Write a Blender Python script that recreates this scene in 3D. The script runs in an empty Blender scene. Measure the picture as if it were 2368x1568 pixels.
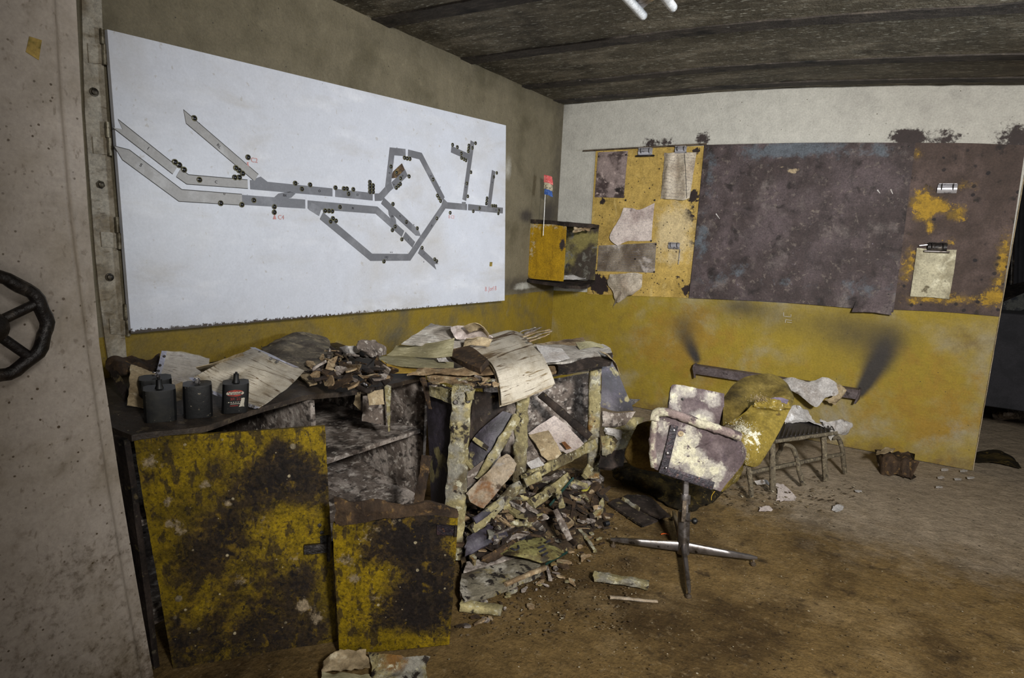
import bpy, math, random
from mathutils import Vector, Matrix, noise
V = Vector
random.seed(7)
SC = bpy.context.scene
COL = SC.collection
# ---------------------------------------------------------------- camera
IW, IH, FPX = 2368, 1568, 1429.0
CAM = V((2.5977, -4.9422, 1.3867)); YAW, PITCH, ROLL = 0.5475, 0.1638, 0.0456
_f = V((-math.sin(YAW)*math.cos(PITCH), math.cos(YAW)*math.cos(PITCH), -math.sin(PITCH)))
_r = V((math.cos(YAW), math.sin(YAW), 0)); _u = _r.cross(_f)
CR = _r*math.cos(ROLL)+_u*math.sin(ROLL); CU = -_r*math.sin(ROLL)+_u*math.cos(ROLL); CF = _f
cd = bpy.data.cameras.new('camera'); cam = bpy.data.objects.new('camera', cd); COL.objects.link(cam)
m = Matrix.Identity(4)
for i in range(3):
    m[i][0], m[i][1], m[i][2], m[i][3] = CR[i], CU[i], -CF[i], CAM[i]
cam.matrix_world = m
cd.sensor_width = 36; cd.sensor_fit = 'HORIZONTAL'; cd.lens = 36*FPX/IW; cd.clip_start = .02
SC.camera = cam
# ---------------------------------------------------------------- world, lights, exposure
w = bpy.data.worlds.new('world'); SC.world = w; w.use_nodes = True
w.node_tree.nodes['Background'].inputs[0].default_value = (.75, .8, 1, 1)
w.node_tree.nodes['Background'].inputs[1].default_value = .05
SC.view_settings.view_transform = 'Standard'; SC.view_settings.look = 'None'
SC.view_settings.gamma = 1; SC.view_settings.exposure = -0.22
SC.view_settings.use_curve_mapping = False
SC.cycles.max_bounces = 6
def area(name, loc, target, size, power, col=(1, 1, 1)):
    l = bpy.data.lights.new(name, 'AREA'); l.energy = power; l.size = size; l.color = col
    o = bpy.data.objects.new(name, l); COL.objects.link(o); o.location = loc
    o.rotation_euler = (V(target)-V(loc)).to_track_quat('-Z', 'Y').to_euler(); return o
area('flash_lamp', (3.75, -5.0, 2.15), (1.9, -0.6, 1.2), .35, 125, (1, .985, .95)).data.spread = math.radians(110)
area('side_lamp', (4.3, -1.35, 1.6), (0.0, -1.5, 1.45), .5, 27, (.84, .92, 1)).data.spread = math.radians(85)
area('fill_lamp', (4.6, -6.0, 1.1), (1.0, -1.5, 1.2), 1.4, 30, (1, .96, .9))

# ---------------------------------------------------------------- projection helpers: where a sight line meets a real plane
def ray(x, y): return (CR*(x-IW/2) - CU*(y-IH/2) + CF*FPX)
def P(x, y, ax, val):
    d = ray(x, y); return CAM + d*((val-CAM[ax])/d[ax])
def F(x, y, z=0.): return P(x, y, 2, z)
def L(x, y, X=0.): return P(x, y, 0, X)
def B(x, y, Y=0.): return P(x, y, 1, Y)
def at(x, y, d): return CAM + ray(x, y)*(d/FPX)
TZ = .755
def T(x, y, h=0.): return F(x, y, TZ+h)
# ---------------------------------------------------------------- mesh helpers
WL = {}
def tag(o, label=None, cat=None, group=None, kind=None):
    if label: o['label'] = label
    if cat: o['category'] = cat
    if group: o['group'] = group
    if kind: o['kind'] = kind
    return o
def thing(name, label, cat, loc, group=None):
    o = bpy.data.objects.new(name, None); COL.objects.link(o); o.location = loc; o.empty_display_size = .05
    WL[o.name] = V(loc); return tag(o, label, cat, group)
def mk(name, vs, fs, mat, par=None, smooth=40, uvs=None):
    vs = [V(v) for v in vs]
    if par is not None: off = WL[par.name]
    else:
        off = sum(vs, V())/len(vs); off.z = min(v.z for v in vs)
    me = bpy.data.meshes.new(name); me.from_pydata([v-off for v in vs], [], fs)
    if mat: me.materials.append(mat)
    if uvs:
        ul = me.uv_layers.new(name='UVMap')
        for lp in me.loops: ul.data[lp.index].uv = uvs[lp.vertex_index]
    me.validate(); me.update()
    if smooth:
        for p in me.polygons: p.use_smooth = True
        me.set_sharp_from_angle(angle=math.radians(smooth))
    o = bpy.data.objects.new(name, me); COL.objects.link(o)
    if par is not None: o.parent = par
    else: o.location = off
    WL[o.name] = off
    return o
def cr(p0, p1, p2, p3, t):
    return .5*((2*p1)+(p2-p0)*t+(2*p0-5*p1+4*p2-p3)*t*t+(3*p1-p0-3*p2+p3)*t**3)
def spline(pts, n, curve=True):
    out = []
    for i in range(len(pts)-1):
        a, b = pts[i], pts[i+1]
        p = pts[i-1] if i else a*2-b
        q = pts[i+2] if i+2 < len(pts) else b*2-a
        for k in range(n):
            t = k/n; out.append(cr(p, a, b, q, t) if curve else a.lerp(b, t))
    out.append(pts[-1].copy()); return out
def nz(p, fr, sd=0): return noise.noise(V((p.x*fr+sd*7.3, p.y*fr-sd*3.1, p.z*fr+sd*1.7)))
def patch(name, grid, mat, par=None, thick=.003, nu=4, nv=4, amp=0., fr=9, ragged=0., sd=0, curve=True, up=None, rip=0., puff=0., crump=0., cfr=16):
    if amp >= .008 and thick <= .006 and not crump: crump = amp*1.5; nu = max(nu, 9); nv = max(nv, 9)
    """a sheet or board through a grid of points, with thickness"""
    rows = [spline([V(p) for p in r], nu, curve) for r in grid]
    cols = [spline([r[j] for r in rows], nv, curve) for j in range(len(rows[0]))]
    nx, ny = len(cols), len(cols[0])
    G = [[cols[i][j] for i in range(nx)] for j in range(ny)]
    N = []
    for j in range(ny):
        rr = []
        for i in range(nx):
            a = G[j][min(i+1, nx-1)]-G[j][max(i-1, 0)]; b = G[min(j+1, ny-1)][i]-G[max(j-1, 0)][i]
            n = a.cross(b); n = n.normalized() if n.length > 1e-9 else V((0, 0, 1)); rr.append(n)
        N.append(rr)
    c = G[ny//2][nx//2]; ref = (CAM-c) if up is None else V(up)
    s = 1 if N[ny//2][nx//2].dot(ref) > 0 else -1
    vs, uv, PF = [], [], []
    for j in range(ny):
        for i in range(nx):
            p = G[j][i]; n = N[j][i]*s; d = 0
            if amp: d += amp*nz(p, fr, sd)+amp*.4*nz(p, fr*2.7, sd+3)
            if crump: d += crump*(noise.voronoi(V((p.x*cfr+sd, p.y*cfr, p.z*cfr)))[0][0]-.4)
            if rip: d += rip*math.sin(i*1.9+nz(p, 5, sd)*3)
            q = p+n*d
            pf = puff*math.sqrt(max(0, math.sin(math.pi*i/(nx-1))*math.sin(math.pi*j/(ny-1)))) if puff else 0
            PF.append((n, pf)); q = q+n*pf
            if ragged and (i in (0, nx-1) or j in (0, ny-1)):
                ctr = G[ny//2][nx//2]
                q = q+(ctr-q).normalized()*ragged*(.5+.9*nz(p, 40, sd)+.6*random.random())
            vs.append(q); uv.append((i/(nx-1), j/(ny-1)))
    n0 = len(vs)
    for j in range(ny):
        for i in range(nx): vs.append(vs[j*nx+i]-N[j][i]*s*thick-PF[j*nx+i][0]*PF[j*nx+i][1]*2); uv.append((i/(nx-1), j/(ny-1)))
    fs = []
    for j in range(ny-1):
        for i in range(nx-1):
            a = j*nx+i; f = (a, a+1, a+nx+1, a+nx); g = tuple(n0+k for k in reversed(f))
            if s < 0: fs += [f[::1] if False else f, g]
            else: fs += [f, g]
    def side(a, b): fs.append((a, a+n0, b+n0, b))
    for i in range(nx-1): side(i, i+1); side((ny-1)*nx+i+1, (ny-1)*nx+i)
    for j in range(ny-1): side((j+1)*nx, j*nx); side(j*nx+nx-1, (j+1)*nx+nx-1)
    if s < 0: fs = [tuple(reversed(f)) for f in fs]
    return mk(name, vs, fs, mat, par, 50, uv)
def beam(name, p0, p1, w, h, mat, par=None, up=(0, 0, 1), n=10, jit=0., taper=1., sd=0, bow=0.):
    p0, p1 = V(p0), V(p1); d = (p1-p0).normalized(); up = V(up)
    sx = d.cross(up)
    if sx.length < .05: sx = d.cross(V((1, 0, 0)))
    sx.normalize(); sy = sx.cross(d).normalized()
    prof = [(-.5, -.38), (-.38, -.5), (.38, -.5), (.5, -.38), (.5, .38), (.38, .5), (-.38, .5), (-.5, .38)]
    vs = []
    for k in range(n+1):
        t = k/n; c = p0.lerp(p1, t)+sy*bow*math.sin(math.pi*t); s = 1+(taper-1)*t
        for a, b in prof:
            q = c+sx*a*w*s+sy*b*h*s
            if jit: q = q+(sx*nz(q, 22, sd)+sy*nz(q, 22, sd+5))*jit+(sx*nz(q, 60, sd)+sy*nz(q, 60, sd+9))*jit*.5
            if jit and k in (0, n): q = q+d*jit*1.5*nz(q, 70, sd+2)
            vs.append(q)
    fs = [tuple(range(8)), tuple(reversed([n*8+i for i in range(8)]))]
    for k in range(n):
        for i in range(8):
            a = k*8+i; b = k*8+(i+1) % 8; fs.append((a, a+8, b+8, b))
    fs = [tuple(reversed(f)) for f in fs]
    uv = [(v % 8/8, (v//8)/n) for v in range(len(vs))]
    return mk(name, vs, fs, mat, par, 42 if not jit else 55, uv)
def box(name, lo, hi, mat, par=None, bev=.0015, rz=0., piv=None, jit=0.):
    lo, hi = V(lo), V(hi); vs = []; b = min(bev, min(abs(hi[i]-lo[i]) for i in range(3))*.3)
    idx = {}
    for sx in (0, 1):
        for sy in (0, 1):
            for sz in (0, 1):
                for ax in range(3):
                    p = V((hi.x-b if sx else lo.x+b, hi.y-b if sy else lo.y+b, hi.z-b if sz else lo.z+b))
                    s = (sx, sy, sz)[ax]; p[ax] = hi[ax] if s else lo[ax]
                    idx[(sx, sy, sz, ax)] = len(vs); vs.append(p)
    fs = []
    q4 = [(0, 0), (1, 0), (1, 1), (0, 1)]
    def key(ax, s, u, v):
        k = [0, 0, 0]; k[ax] = s; k[(ax+1) % 3] = u; k[(ax+2) % 3] = v; return tuple(k)
    for ax in range(3):
        for s in (0, 1):
            f = [idx[key(ax, s, u, v)+(ax,)] for u, v in q4]; fs.append(f if s else f[::-1])
    for ax in range(3):
        a1, a2 = (ax+1) % 3, (ax+2) % 3
        for u, v in q4:
            k0, k1 = key(ax, 0, u, v), key(ax, 1, u, v)
            fs.append([idx[k0+(a1,)], idx[k1+(a1,)], idx[k1+(a2,)], idx[k0+(a2,)]])
    for sx in (0, 1):
        for sy in (0, 1):
            for sz in (0, 1): fs.append([idx[(sx, sy, sz, a)] for a in range(3)])
    if rz or jit:
        c = V(piv) if piv else (lo+hi)/2; R = Matrix.Rotation(rz, 3, 'Z')
        vs = [c+R@(p-c)+V((nz(p, 30, 1), nz(p, 30, 2), nz(p, 30, 3)))*jit for p in vs]
    o = mk(name, vs, fs, mat, par, 30)
    import bmesh
    bm = bmesh.new(); bm.from_mesh(o.data); bmesh.ops.recalc_face_normals(bm, faces=bm.faces); bm.to_mesh(o.data); bm.free()
    return o
def tube(name, pts, r, mat, par=None, seg=8, n=4, closed=False, jit=0., taper=None):
    pts = [V(p) for p in pts]
    P_ = spline(pts, n) if n > 1 else pts
    if closed: P_ = P_[:-1]
    vs = []; m_ = len(P_); ref = None
    for k, p in enumerate(P_):
        a = P_[(k+1) % m_] if (closed or k < m_-1) else p; b = P_[k-1] if (closed or k) else p
        d = (a-b).normalized()
        if ref is None: ref = d.orthogonal().normalized()
        ref = (ref-d*ref.dot(d)).normalized(); q = d.cross(ref)
        rr = r*(taper(k/(m_-1)) if taper else 1)
        for i in range(seg):
            t = 2*math.pi*i/seg; v = p+ref*math.cos(t)*rr+q*math.sin(t)*rr
            if jit: v = v+V((nz(v, 50, 1), nz(v, 50, 2), nz(v, 50, 3)))*jit
            vs.append(v)
    fs = []
    for k in range(m_ if closed else m_-1):
        for i in range(seg):
            a = k*seg+i; b = k*seg+(i+1) % seg; a2 = ((k+1) % m_)*seg+i; b2 = ((k+1) % m_)*seg+(i+1) % seg
            fs.append((a, b, b2, a2))
    if not closed: fs += [tuple(reversed(range(seg))), tuple((m_-1)*seg+i for i in range(seg))]
    return mk(name, vs, fs, mat, par, 50)
def lathe(name, base, axis, prof, mat, par=None, seg=20):
    base = V(base); ax = V(axis).normalized(); a = ax.orthogonal().normalized(); b = ax.cross(a)
    vs = []; fs = []
    for r, t in prof:
        for i in range(seg):
            th = 2*math.pi*i/seg; vs.append(base+ax*t+(a*math.cos(th)+b*math.sin(th))*max(r, 1e-5))
    for k in range(len(prof)-1):
        for i in range(seg):
            c = k*seg+i; d = k*seg+(i+1) % seg; fs.append((c, d, d+seg, c+seg))
    fs += [tuple(reversed(range(seg))), tuple((len(prof)-1)*seg+i for i in range(seg))]
    return mk(name, vs, fs, mat, par, 35)
def prism(name, poly, ext, mat, par=None, smooth=30):
    poly = [V(p) for p in poly]; n = len(poly); ext = V(ext)
    vs = poly+[p+ext for p in poly]
    nn = sum(((poly[i]-poly[0]).cross(poly[(i+1) % n]-poly[0]) for i in range(n)), V())
    fs = [tuple(range(n)), tuple(reversed(range(n, 2*n)))]
    for i in range(n): fs.append((i, i+n, (i+1) % n+n, (i+1) % n))
    if nn.dot(ext) > 0: fs = [tuple(reversed(f)) for f in fs]
    return mk(name, vs, fs, mat, par, smooth)
def copy_tree(o, par=None):
    c = o.copy(); COL.objects.link(c); c.parent = par
    WL[c.name] = WL[o.name]
    for ch in list(o.children): copy_tree(ch, c)
    return c
def text(s, loc, right, upv, size, mat, par, ext=.0004, align='CENTER'):
    cu = bpy.data.curves.new('lettering', 'FONT'); cu.body = s; cu.size = size; cu.extrude = ext; cu.align_x = align; cu.align_y = 'CENTER'; cu.resolution_u = 3
    cu.materials.append(mat)
    right = V(right).normalized(); upv = V(upv); upv = (upv-right*upv.dot(right)).normalized(); n = right.cross(upv)
    tmp = bpy.data.objects.new('tmp', cu); me = bpy.data.meshes.new_from_object(tmp); bpy.data.objects.remove(tmp)
    o = bpy.data.objects.new('lettering', me); COL.objects.link(o); o.parent = par
    if not me.materials: me.materials.append(mat)
    mm = Matrix.Identity(4); lc = V(loc)-WL[par.name]
    for i in range(3): mm[i][0], mm[i][1], mm[i][2], mm[i][3] = right[i], upv[i], n[i], lc[i]
    o.matrix_local = mm; return o
# ---------------------------------------------------------------- materials
def c(h):
    v = [int(h[i:i+2], 16)/255 for i in (0, 2, 4)]
    return tuple((x/12.92 if x <= .04045 else ((x+.055)/1.055)**2.4) for x in v)+(1,)
MATS = {}
def M(name, base, layers=(), rough=.8, bump=None, metal=0., spec=.35, coord='obj', vs=(1, 1, 1), rnd=True, emit=None, trans=0., alpha=1., rvar=0., paint=None, grit=.55):
    m = bpy.data.materials.new(name); m.use_nodes = True; nt = m.node_tree; N = nt.nodes; K = nt.links
    bs = N['Principled BSDF']; bs.inputs['Roughness'].default_value = rough; bs.inputs['Metallic'].default_value = metal
    bs.inputs['Specular IOR Level'].default_value = spec; bs.inputs['Transmission Weight'].default_value = trans; bs.inputs['Alpha'].default_value = alpha
    tc = N.new('ShaderNodeTexCoord'); mp = N.new('ShaderNodeMapping'); mp.inputs['Scale'].default_value = vs
    K.new(tc.outputs['Object' if coord == 'obj' else 'UV'], mp.inputs['Vector'])
    if rnd:
        oi = N.new('ShaderNodeObjectInfo'); mu = N.new('ShaderNodeMath'); mu.operation = 'MULTIPLY'; mu.inputs[1].default_value = 31.7
        K.new(oi.outputs['Random'], mu.inputs[0]); K.new(mu.outputs[0], mp.inputs['Location'])
    vec = mp.outputs[0]
    def sv(s):
        if s is None: return vec
        q = N.new('ShaderNodeMapping'); q.inputs['Scale'].default_value = s; K.new(vec, q.inputs['Vector']); return q.outputs[0]
    def noi(scale, det=8, s=None, dist=0., ro=.6):
        n = N.new('ShaderNodeTexNoise'); n.inputs['Scale'].default_value = scale; n.inputs['Detail'].default_value = det
        n.inputs['Roughness'].default_value = ro; n.inputs['Distortion'].default_value = dist; K.new(sv(s), n.inputs['Vector']); return n.outputs['Fac']
    def rng(f, lo, hi):
        r = N.new('ShaderNodeMapRange'); r.interpolation_type = 'SMOOTHSTEP'; r.inputs[1].default_value = lo; r.inputs[2].default_value = hi; K.new(f, r.inputs[0])
        if lo > hi: r.inputs[1].default_value, r.inputs[2].default_value, r.inputs[3].default_value, r.inputs[4].default_value = hi, lo, 1, 0
        return r.outputs[0]
    def math_(op, a, b):
        q = N.new('ShaderNodeMath'); q.operation = op
        for i, x in enumerate((a, b)):
            if isinstance(x, (int, float)): q.inputs[i].default_value = x
            else: K.new(x, q.inputs[i])
        return q.outputs[0]
    def mix(f, a, b):
        q = N.new('ShaderNodeMix'); q.data_type = 'RGBA'; K.new(f, q.inputs[0])
        for i, x in ((6, a), (7, b)):
            if isinstance(x, tuple): q.inputs[i].default_value = x
            else: K.new(x, q.inputs[i])
        return q.outputs[2]
    cur = c(base); first = True
    def start():
        nonlocal cur
        if isinstance(cur, tuple): q = N.new('ShaderNodeRGB'); q.outputs[0].default_value = cur; cur = q.outputs[0]
    start()
    if paint:   # (height, colour below): two-tone wall paint
        sp = N.new('ShaderNodeSeparateXYZ'); K.new(tc.outputs['Object'], sp.inputs[0])
        f = rng(math_('ADD', math_('SUBTRACT', sp.outputs[2], math_('MULTIPLY', sp.outputs[0], paint[2])), math_('MULTIPLY', math_('SUBTRACT', noi(14, 4), .5), .012)), paint[0]+.002, paint[0]-.002)
        cur = mix(f, cur, c(paint[1]))
    last = None
    for l in layers:
        k = l[0]
        if k == 'n':      # colour, scale, lo, hi, stretch, strength
            col, scale, lo, hi = l[1:5]; s = l[5] if len(l) > 5 else None; st = l[6] if len(l) > 6 else 1
            f = rng(noi(scale, 9, s, .3), lo, hi)
            if st != 1: f = math_('MULTIPLY', f, st)
            cur = mix(f, cur, c(col))
        elif k == 'a':    # attribute, colour, lo, hi, noise scale, noise amount
            _, an, col, lo, hi, ns, na = l
            a = N.new('ShaderNodeAttribute'); a.attribute_name = an
            f = math_('ADD', a.outputs['Fac'], math_('MULTIPLY', math_('SUBTRACT', noi(ns, 12, None, .2, .72), .5), na*2.4))
            cur = mix(rng(f, lo, hi), cur, c(col))
        elif k == 's':    # specks: colour, scale, size, share
            _, col, scale, size, share = l
            v = N.new('ShaderNodeTexVoronoi'); v.inputs['Scale'].default_value = scale; K.new(vec, v.inputs['Vector'])
            sp = N.new('ShaderNodeSeparateColor'); K.new(v.outputs['Color'], sp.inputs[0])
            d = math_('ADD', v.outputs['Distance'], math_('MULTIPLY', math_('SUBTRACT', noi(scale*2, 3), .5), size*.9))
            f = math_('MULTIPLY', rng(d, size, size*.6), rng(sp.outputs[0], share+.02, share-.02))
            f = math_('MULTIPLY', f, rng(sp.outputs[1], 0, 1))
            cur = mix(f, cur, c(col))
        elif k == 'l':    # long contour-like streaks: colour, scale, width, stretch
            _, col, scale, wd, st_ = l
            a_ = math_('ABSOLUTE', math_('SUBTRACT', noi(scale, 3, st_, .1, .5), .5), 0)
            f = math_('MULTIPLY', rng(a_, wd, wd*.3), rng(noi(scale*.8, 2), .42, .55))
            cur = mix(f, cur, c(col))
        elif k == 'w':    # ruled lines on paper: colour, count, width
            _, col, cnt, wd = l
            sp = N.new('ShaderNodeSeparateXYZ'); K.new(tc.outputs['UV'], sp.inputs[0])
            fr = math_('FRACT', math_('MULTIPLY', sp.outputs[1], cnt), 0)
            f = math_('MULTIPLY', math_('MULTIPLY', rng(fr, wd, wd*.7), rng(noi(90, 2, (1, .25, 1)), .47, .53)), .42)
            cur = mix(f, cur, c(col))
    if grit and not metal > .8:
        g1 = math_('MULTIPLY', math_('SUBTRACT', noi(13, 12, None, .3, .75), .5), 2.6*grit)
        g2 = math_('MULTIPLY', math_('SUBTRACT', noi(95, 8, None, 0, .75), .5), 3.6*grit)
        vm = N.new('ShaderNodeVectorMath'); vm.operation = 'SCALE'; K.new(cur, vm.inputs[0])
        K.new(math_('MAXIMUM', math_('ADD', 1., math_('ADD', g1, g2)), .12), vm.inputs['Scale']); cur = vm.outputs[0]
    K.new(cur, bs.inputs['Base Color'])
    if rvar:
        K.new(math_('ADD', math_('MULTIPLY', noi(7, 6), rvar), rough-rvar*.5), bs.inputs['Roughness'])
    if bump:
        prev = None
        for sc_, st in (bump if isinstance(bump[0], tuple) else (bump,)):
            b = N.new('ShaderNodeBump'); b.inputs['Strength'].default_value = st; b.inputs['Distance'].default_value = .35/sc_
            K.new(noi(sc_, 6, None, .2), b.inputs['Height'])
            if prev: K.new(prev, b.inputs['Normal'])
            prev = b.outputs[0]
        K.new(prev, bs.inputs['Normal'])
    if emit:
        bs.inputs['Emission Color'].default_value = c(emit[0]); bs.inputs['Emission Strength'].default_value = emit[1]
    MATS[name] = m; return m
HY = .929
m_wl = M('left_wall_paint', '655c48', [('n', '4d4531', 3, .4, .75), ('n', '776e58', 9, .55, .8, None, .5), ('a', 'soot_dark', '332c25', .15, 1.1, 16, .35), ('a', 'white', 'aaa69b', .3, .8, 6, .3), ('s', '2a241c', 30, .12, .12)],
         .72, ((42, .55), (130, .35)), spec=.5, rnd=False, paint=(HY, '766004', 0), grit=.3)
m_wb = M('back_wall_paint', 'a9a69d', [('n', '8c8982', 2.2, .45, .8, None, .8), ('a', 'mold', '2f2523', .35, .75, 30, 1.0), ('a', 'dirt', '5e4a2a', .2, 1.0, 8, .7), ('a', 'lower', '86691c', .35, .85, 5, .8), ('s', '3a2f16', 34, .13, .16), ('a', 'soot_dark', '2e2925', .08, 1.05, 9, .10)],
         .75, ((48, .5), (140, .35)), spec=.45, rnd=False, paint=(HY+.035*1.595-.002, '85711a', .035), grit=.3)
m_ceil = M('ceiling_concrete', '4f483a', [('n', '786f5e', 4, .45, .7, (.6, 2, 1)), ('n', '2a2419', 3, .5, .72, None, .8), ('n', 'a39f90', 42, .56, .66, (.5, 1.6, 1), .8)], .75, ((55, .8), (14, .4)))
m_batt = M('ceiling_joint_strip', '342e29', [('n', '4b443c', 14, .45, .7, (1, 4, 1)), ('n', '0f0d0c', 6, .5, .7), ('s', '8d8a86', 16, .14, .18)], .8, (50, .8))
m_floor = M('floor_dirt', '64502f', [('n', '3c2d17', 2.1, .42, .68), ('n', '7c6848', 3.3, .5, .75, None, .7), ('n', '2a1f12', 11, .55, .72, None, .75), ('n', '7d6c50', 45, .55, .75, None, .6), ('a', 'back_pale', '8a7c69', .15, .9, 5, .5), ('s', 'a89c86', 26, .13, .10), ('s', '1c140c', 32, .2, .2), ('s', 'b5aa95', 70, .2, .06)],
            .9, ((60, .8), (13, .5), (170, .5)), rnd=False, spec=.2)
m_enamel = M('white_enamel', 'bdbfc7', [('n', 'a9a39b', 1.6, .45, .8, None, .6), ('n', 'd6d6da', 2.5, .5, .8, (1, 1, 3), .6), ('n', '9d9488', 30, .64, .7, None, .5), ('a', 'edge', '3b2f24', .45, .6, 60, .8), ('s', '4a3c2a', 14, .03, .3), ('n', 'a8a29a', 6, .5, .75, (1, .3, 1), .5)], .38, (5, .04), spec=.5, rnd=False, grit=.10)
m_steeldoor = M('dirty_white_steel', 'a69c92', [('n', '857a6b', 4, .4, .75), ('n', '6b5f4f', 17, .58, .75, None, .6), ('s', '4a3c2c', 70, .22, .10), ('s', '4a3b2a', 26, .11, .12), ('n', '6d6153', 60, .58, .68, (1, 1, .6), .6), ('a', 'dirt', '4a3d2c', .35, .8, 36, .55)], .42, ((60, .14), (300, .12)), spec=.5, rnd=False, grit=.22)
m_strip = M('painted_steel_strip', '989081', [('n', '6d604a', 7, .4, .65), ('n', '57482f', 14, .55, .7, (1, 1, 3), .8), ('s', '2a2218', 30, .15, .2)], .5, (60, .2))
m_hinge = M('hinge_steel', '77705f', [('n', '4c4434', 20, .45, .6)], .4, (70, .25), metal=.3)
m_bolt = M('bolt_steel', '4b4438', [('n', '25201a', 40, .45, .6)], .45, metal=.5)
m_black = M('black_iron', '211c1a', [('n', '4a423b', 25, .5, .7), ('n', '0c0a09', 12, .5, .7)], .42, ((70, .4), (20, .4)), metal=.3, spec=.5)
m_track = M('grey_track_plate', '68686c', [('n', '7e7e82', 6, .5, .7)], .45, metal=.2, grit=.15)
m_trackl = M('sheen_track_plate', '8f8c89', [('n', 'a5a3a2', 6, .45, .65)], .45, metal=.15, grit=.15)  # lighter copy of the track plate: sheen at the left put into colour
m_trackb = M('rust_brown_track_plate', '3a2c20', [('n', '6b5431', 30, .5, .65)], .6)
m_outline = M('track_edge_line', '3a3835', [], .6)
m_lampring = M('lamp_ring', '5a5636', [('n', '2a2618', 90, .45, .6)], .5)
m_lampdot = M('lamp_lens_black', '0e0d10', [], .25, spec=.6)
m_ink = M('ink', '26242a', [], .7)
m_pink = M('pink_crayon', 'b8837f', [], .8)
m_tape = M('yellowed_tape', '9c8343', [('n', '6f6229', 20, .45, .6)], .45)
m_pinb = M('yellow_pinboard', 'a68b49', [('n', '8b7336', 5, .45, .7), ('n', 'b9a268', 16, .55, .75, (1, 1, .4), .7), ('a', 'mold', '241917', .45, .62, 22, 1.0), ('a', 'pale', 'b3a078', .35, .8, 9, .6), ('s', '241a15', 34, .22, .32), ('s', '3b2c1c', 15, .12, .3)], .75, (60, .3), rnd=False)
m_dark = M('sooty_dark_board', '362c2b', [('n', '4d4243', 3.0, .42, .66), ('n', '6b625e', 5, .54, .74, None, .75), ('n', '6a6058', 28, .57, .68, None, .6), ('n', '221a19', 9, .54, .7), ('a', 'blue', '4e5359', .3, .75, 10, .9), ('a', 'tan', '8a7a60', .55, .68, 26, .8), ('s', '171211', 28, .2, .25), ('n', '85808a', 42, .66, .74, None, .5)], .72, ((45, .25), (12, .15)), rnd=False, spec=.35, grit=.75)
m_rboard = M('brown_yellow_board', '3d302a', [('n', '544540', 5, .42, .7), ('n', '1d1615', 12, .58, .7), ('a', 'yel', '72591d', .25, .9, 12, .8), ('a', 'yel', '8f701c', .55, .75, 26, 1.1), ('s', '171113', 17, .24, .35)], .74, ((45, .25),), rnd=False)
m_cabyel = M('mouldy_yellow_door', '786308', [('n', '524308', 4, .4, .65), ('a', 'dk', '3d3017', .15, .9, 9, .6), ('a', 'dk', '2f2415', .35, .85, 18, 1.1), ('a', 'dk', '1a1411', .6, 1.0, 50, 1.4), ('n', '6b5510', 26, .56, .66, None, .55), ('n', '2a2117', 34, .52, .60, (1, 1, .5), .8), ('n', '1c1612', 90, .56, .64, None, .6), ('a', 'pale', '83745d', .42, .8, 34, .9), ('s', 'a89b7d', 30, .18, .16), ('s', '9a8d70', 75, .2, .06), ('s', '756a55', 17, .2, .10), ('s', '120e0c', 12, .08, .25)], .75, ((40, .45), (9, .2), (130, .4)), rnd=False, spec=.2, grit=1.0)
m_boxyel = M('peeling_yellow_panel', '97750a', [('n', '7f6006', 6, .45, .7, (3, 3, 1)), ('a', 'mold', '2d2523', .4, .7, 14, .8), ('a', 'pale', '9c8d6b', .45, .65, 24, .9)], .65, (40, .3), rnd=False)
m_moldwood = M('mould_grey_wood', '62574f', [('n', '9a8f86', 9, .46, .6, (1, 1, .6)), ('n', '2e2621', 6, .5, .66), ('n', 'b3aaa0', 40, .54, .64, (1, .6, 1), .8), ('n', '231c18', 24, .55, .64, (1, .5, 1), .8), ('s', '15100e', 26, .2, .22)], .85, ((45, .5), (14, .3)))
m_cream = M('cream_mould', '7d7350', [('n', 'a3976c', 12, .45, .66), ('n', '7f7b70', 8, .48, .62), ('n', '4f4530', 6, .52, .66), ('n', '6d4c20', 5, .58, .68), ('n', 'aba68e', 30, .56, .66), ('n', '271f19', 17, .56, .63), ('s', 'b8b4ae', 30, .14, .06)], .8, ((35, .7), (110, .5)))
m_darkwood = M('wet_dark_wood', '241d19', [('n', '3a302a', 12, .45, .65, (1, 1, .3)), ('n', '6a6150', 30, .60, .70, None, .7), ('n', '0e0b0a', 7, .5, .7), ('n', '5c5036', 14, .62, .7)], .78, ((40, .4), (120, .3)), spec=.22)
m_topwood = M('filthy_worktop', '2c231c', [('n', '41362b', 9, .45, .65, (.5, 1, 1)), ('n', '5f5340', 30, .56, .68, None, .6), ('n', '12100d', 6, .52, .7), ('s', 'a0957a', 60, .16, .12)], .6, ((45, .5), (140, .4)), spec=.45)
m_inky = M('black_purple_board', '262127', [('n', '3c3640', 9, .42, .64), ('n', '857b54', 5, .57, .62, None, .95), ('n', '5d5764', 34, .60, .72, None, .6)], .55, ((30, .3),), spec=.5)
m_rot = M('rotten_brown_wood', '403020', [('n', '281c12', 14, .42, .62, (1, 1, .3)), ('n', '6b522f', 30, .56, .68), ('n', '170f0a', 8, .56, .7)], .85, ((45, .9), (130, .6)))
m_tan = M('tan_scrap_wood', '826c50', [('n', 'a08f73', 18, .45, .65, (1, 1, .4)), ('n', '4c3b29', 9, .5, .68), ('n', '33281d', 40, .60, .68)], .8, ((45, .5),))
m_pinkish = M('pinkish_swollen_board', '8c7e6b', [('n', '45372a', 11, .57, .64), ('n', '75654f', 8, .48, .66), ('n', '8a8177', 14, .52, .7, (1, 1, 3)), ('n', '6b4a2c', 5, .62, .72), ('s', '4a3a2a', 40, .15, .1)], .8, ((28, .4), (90, .3)))
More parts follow.
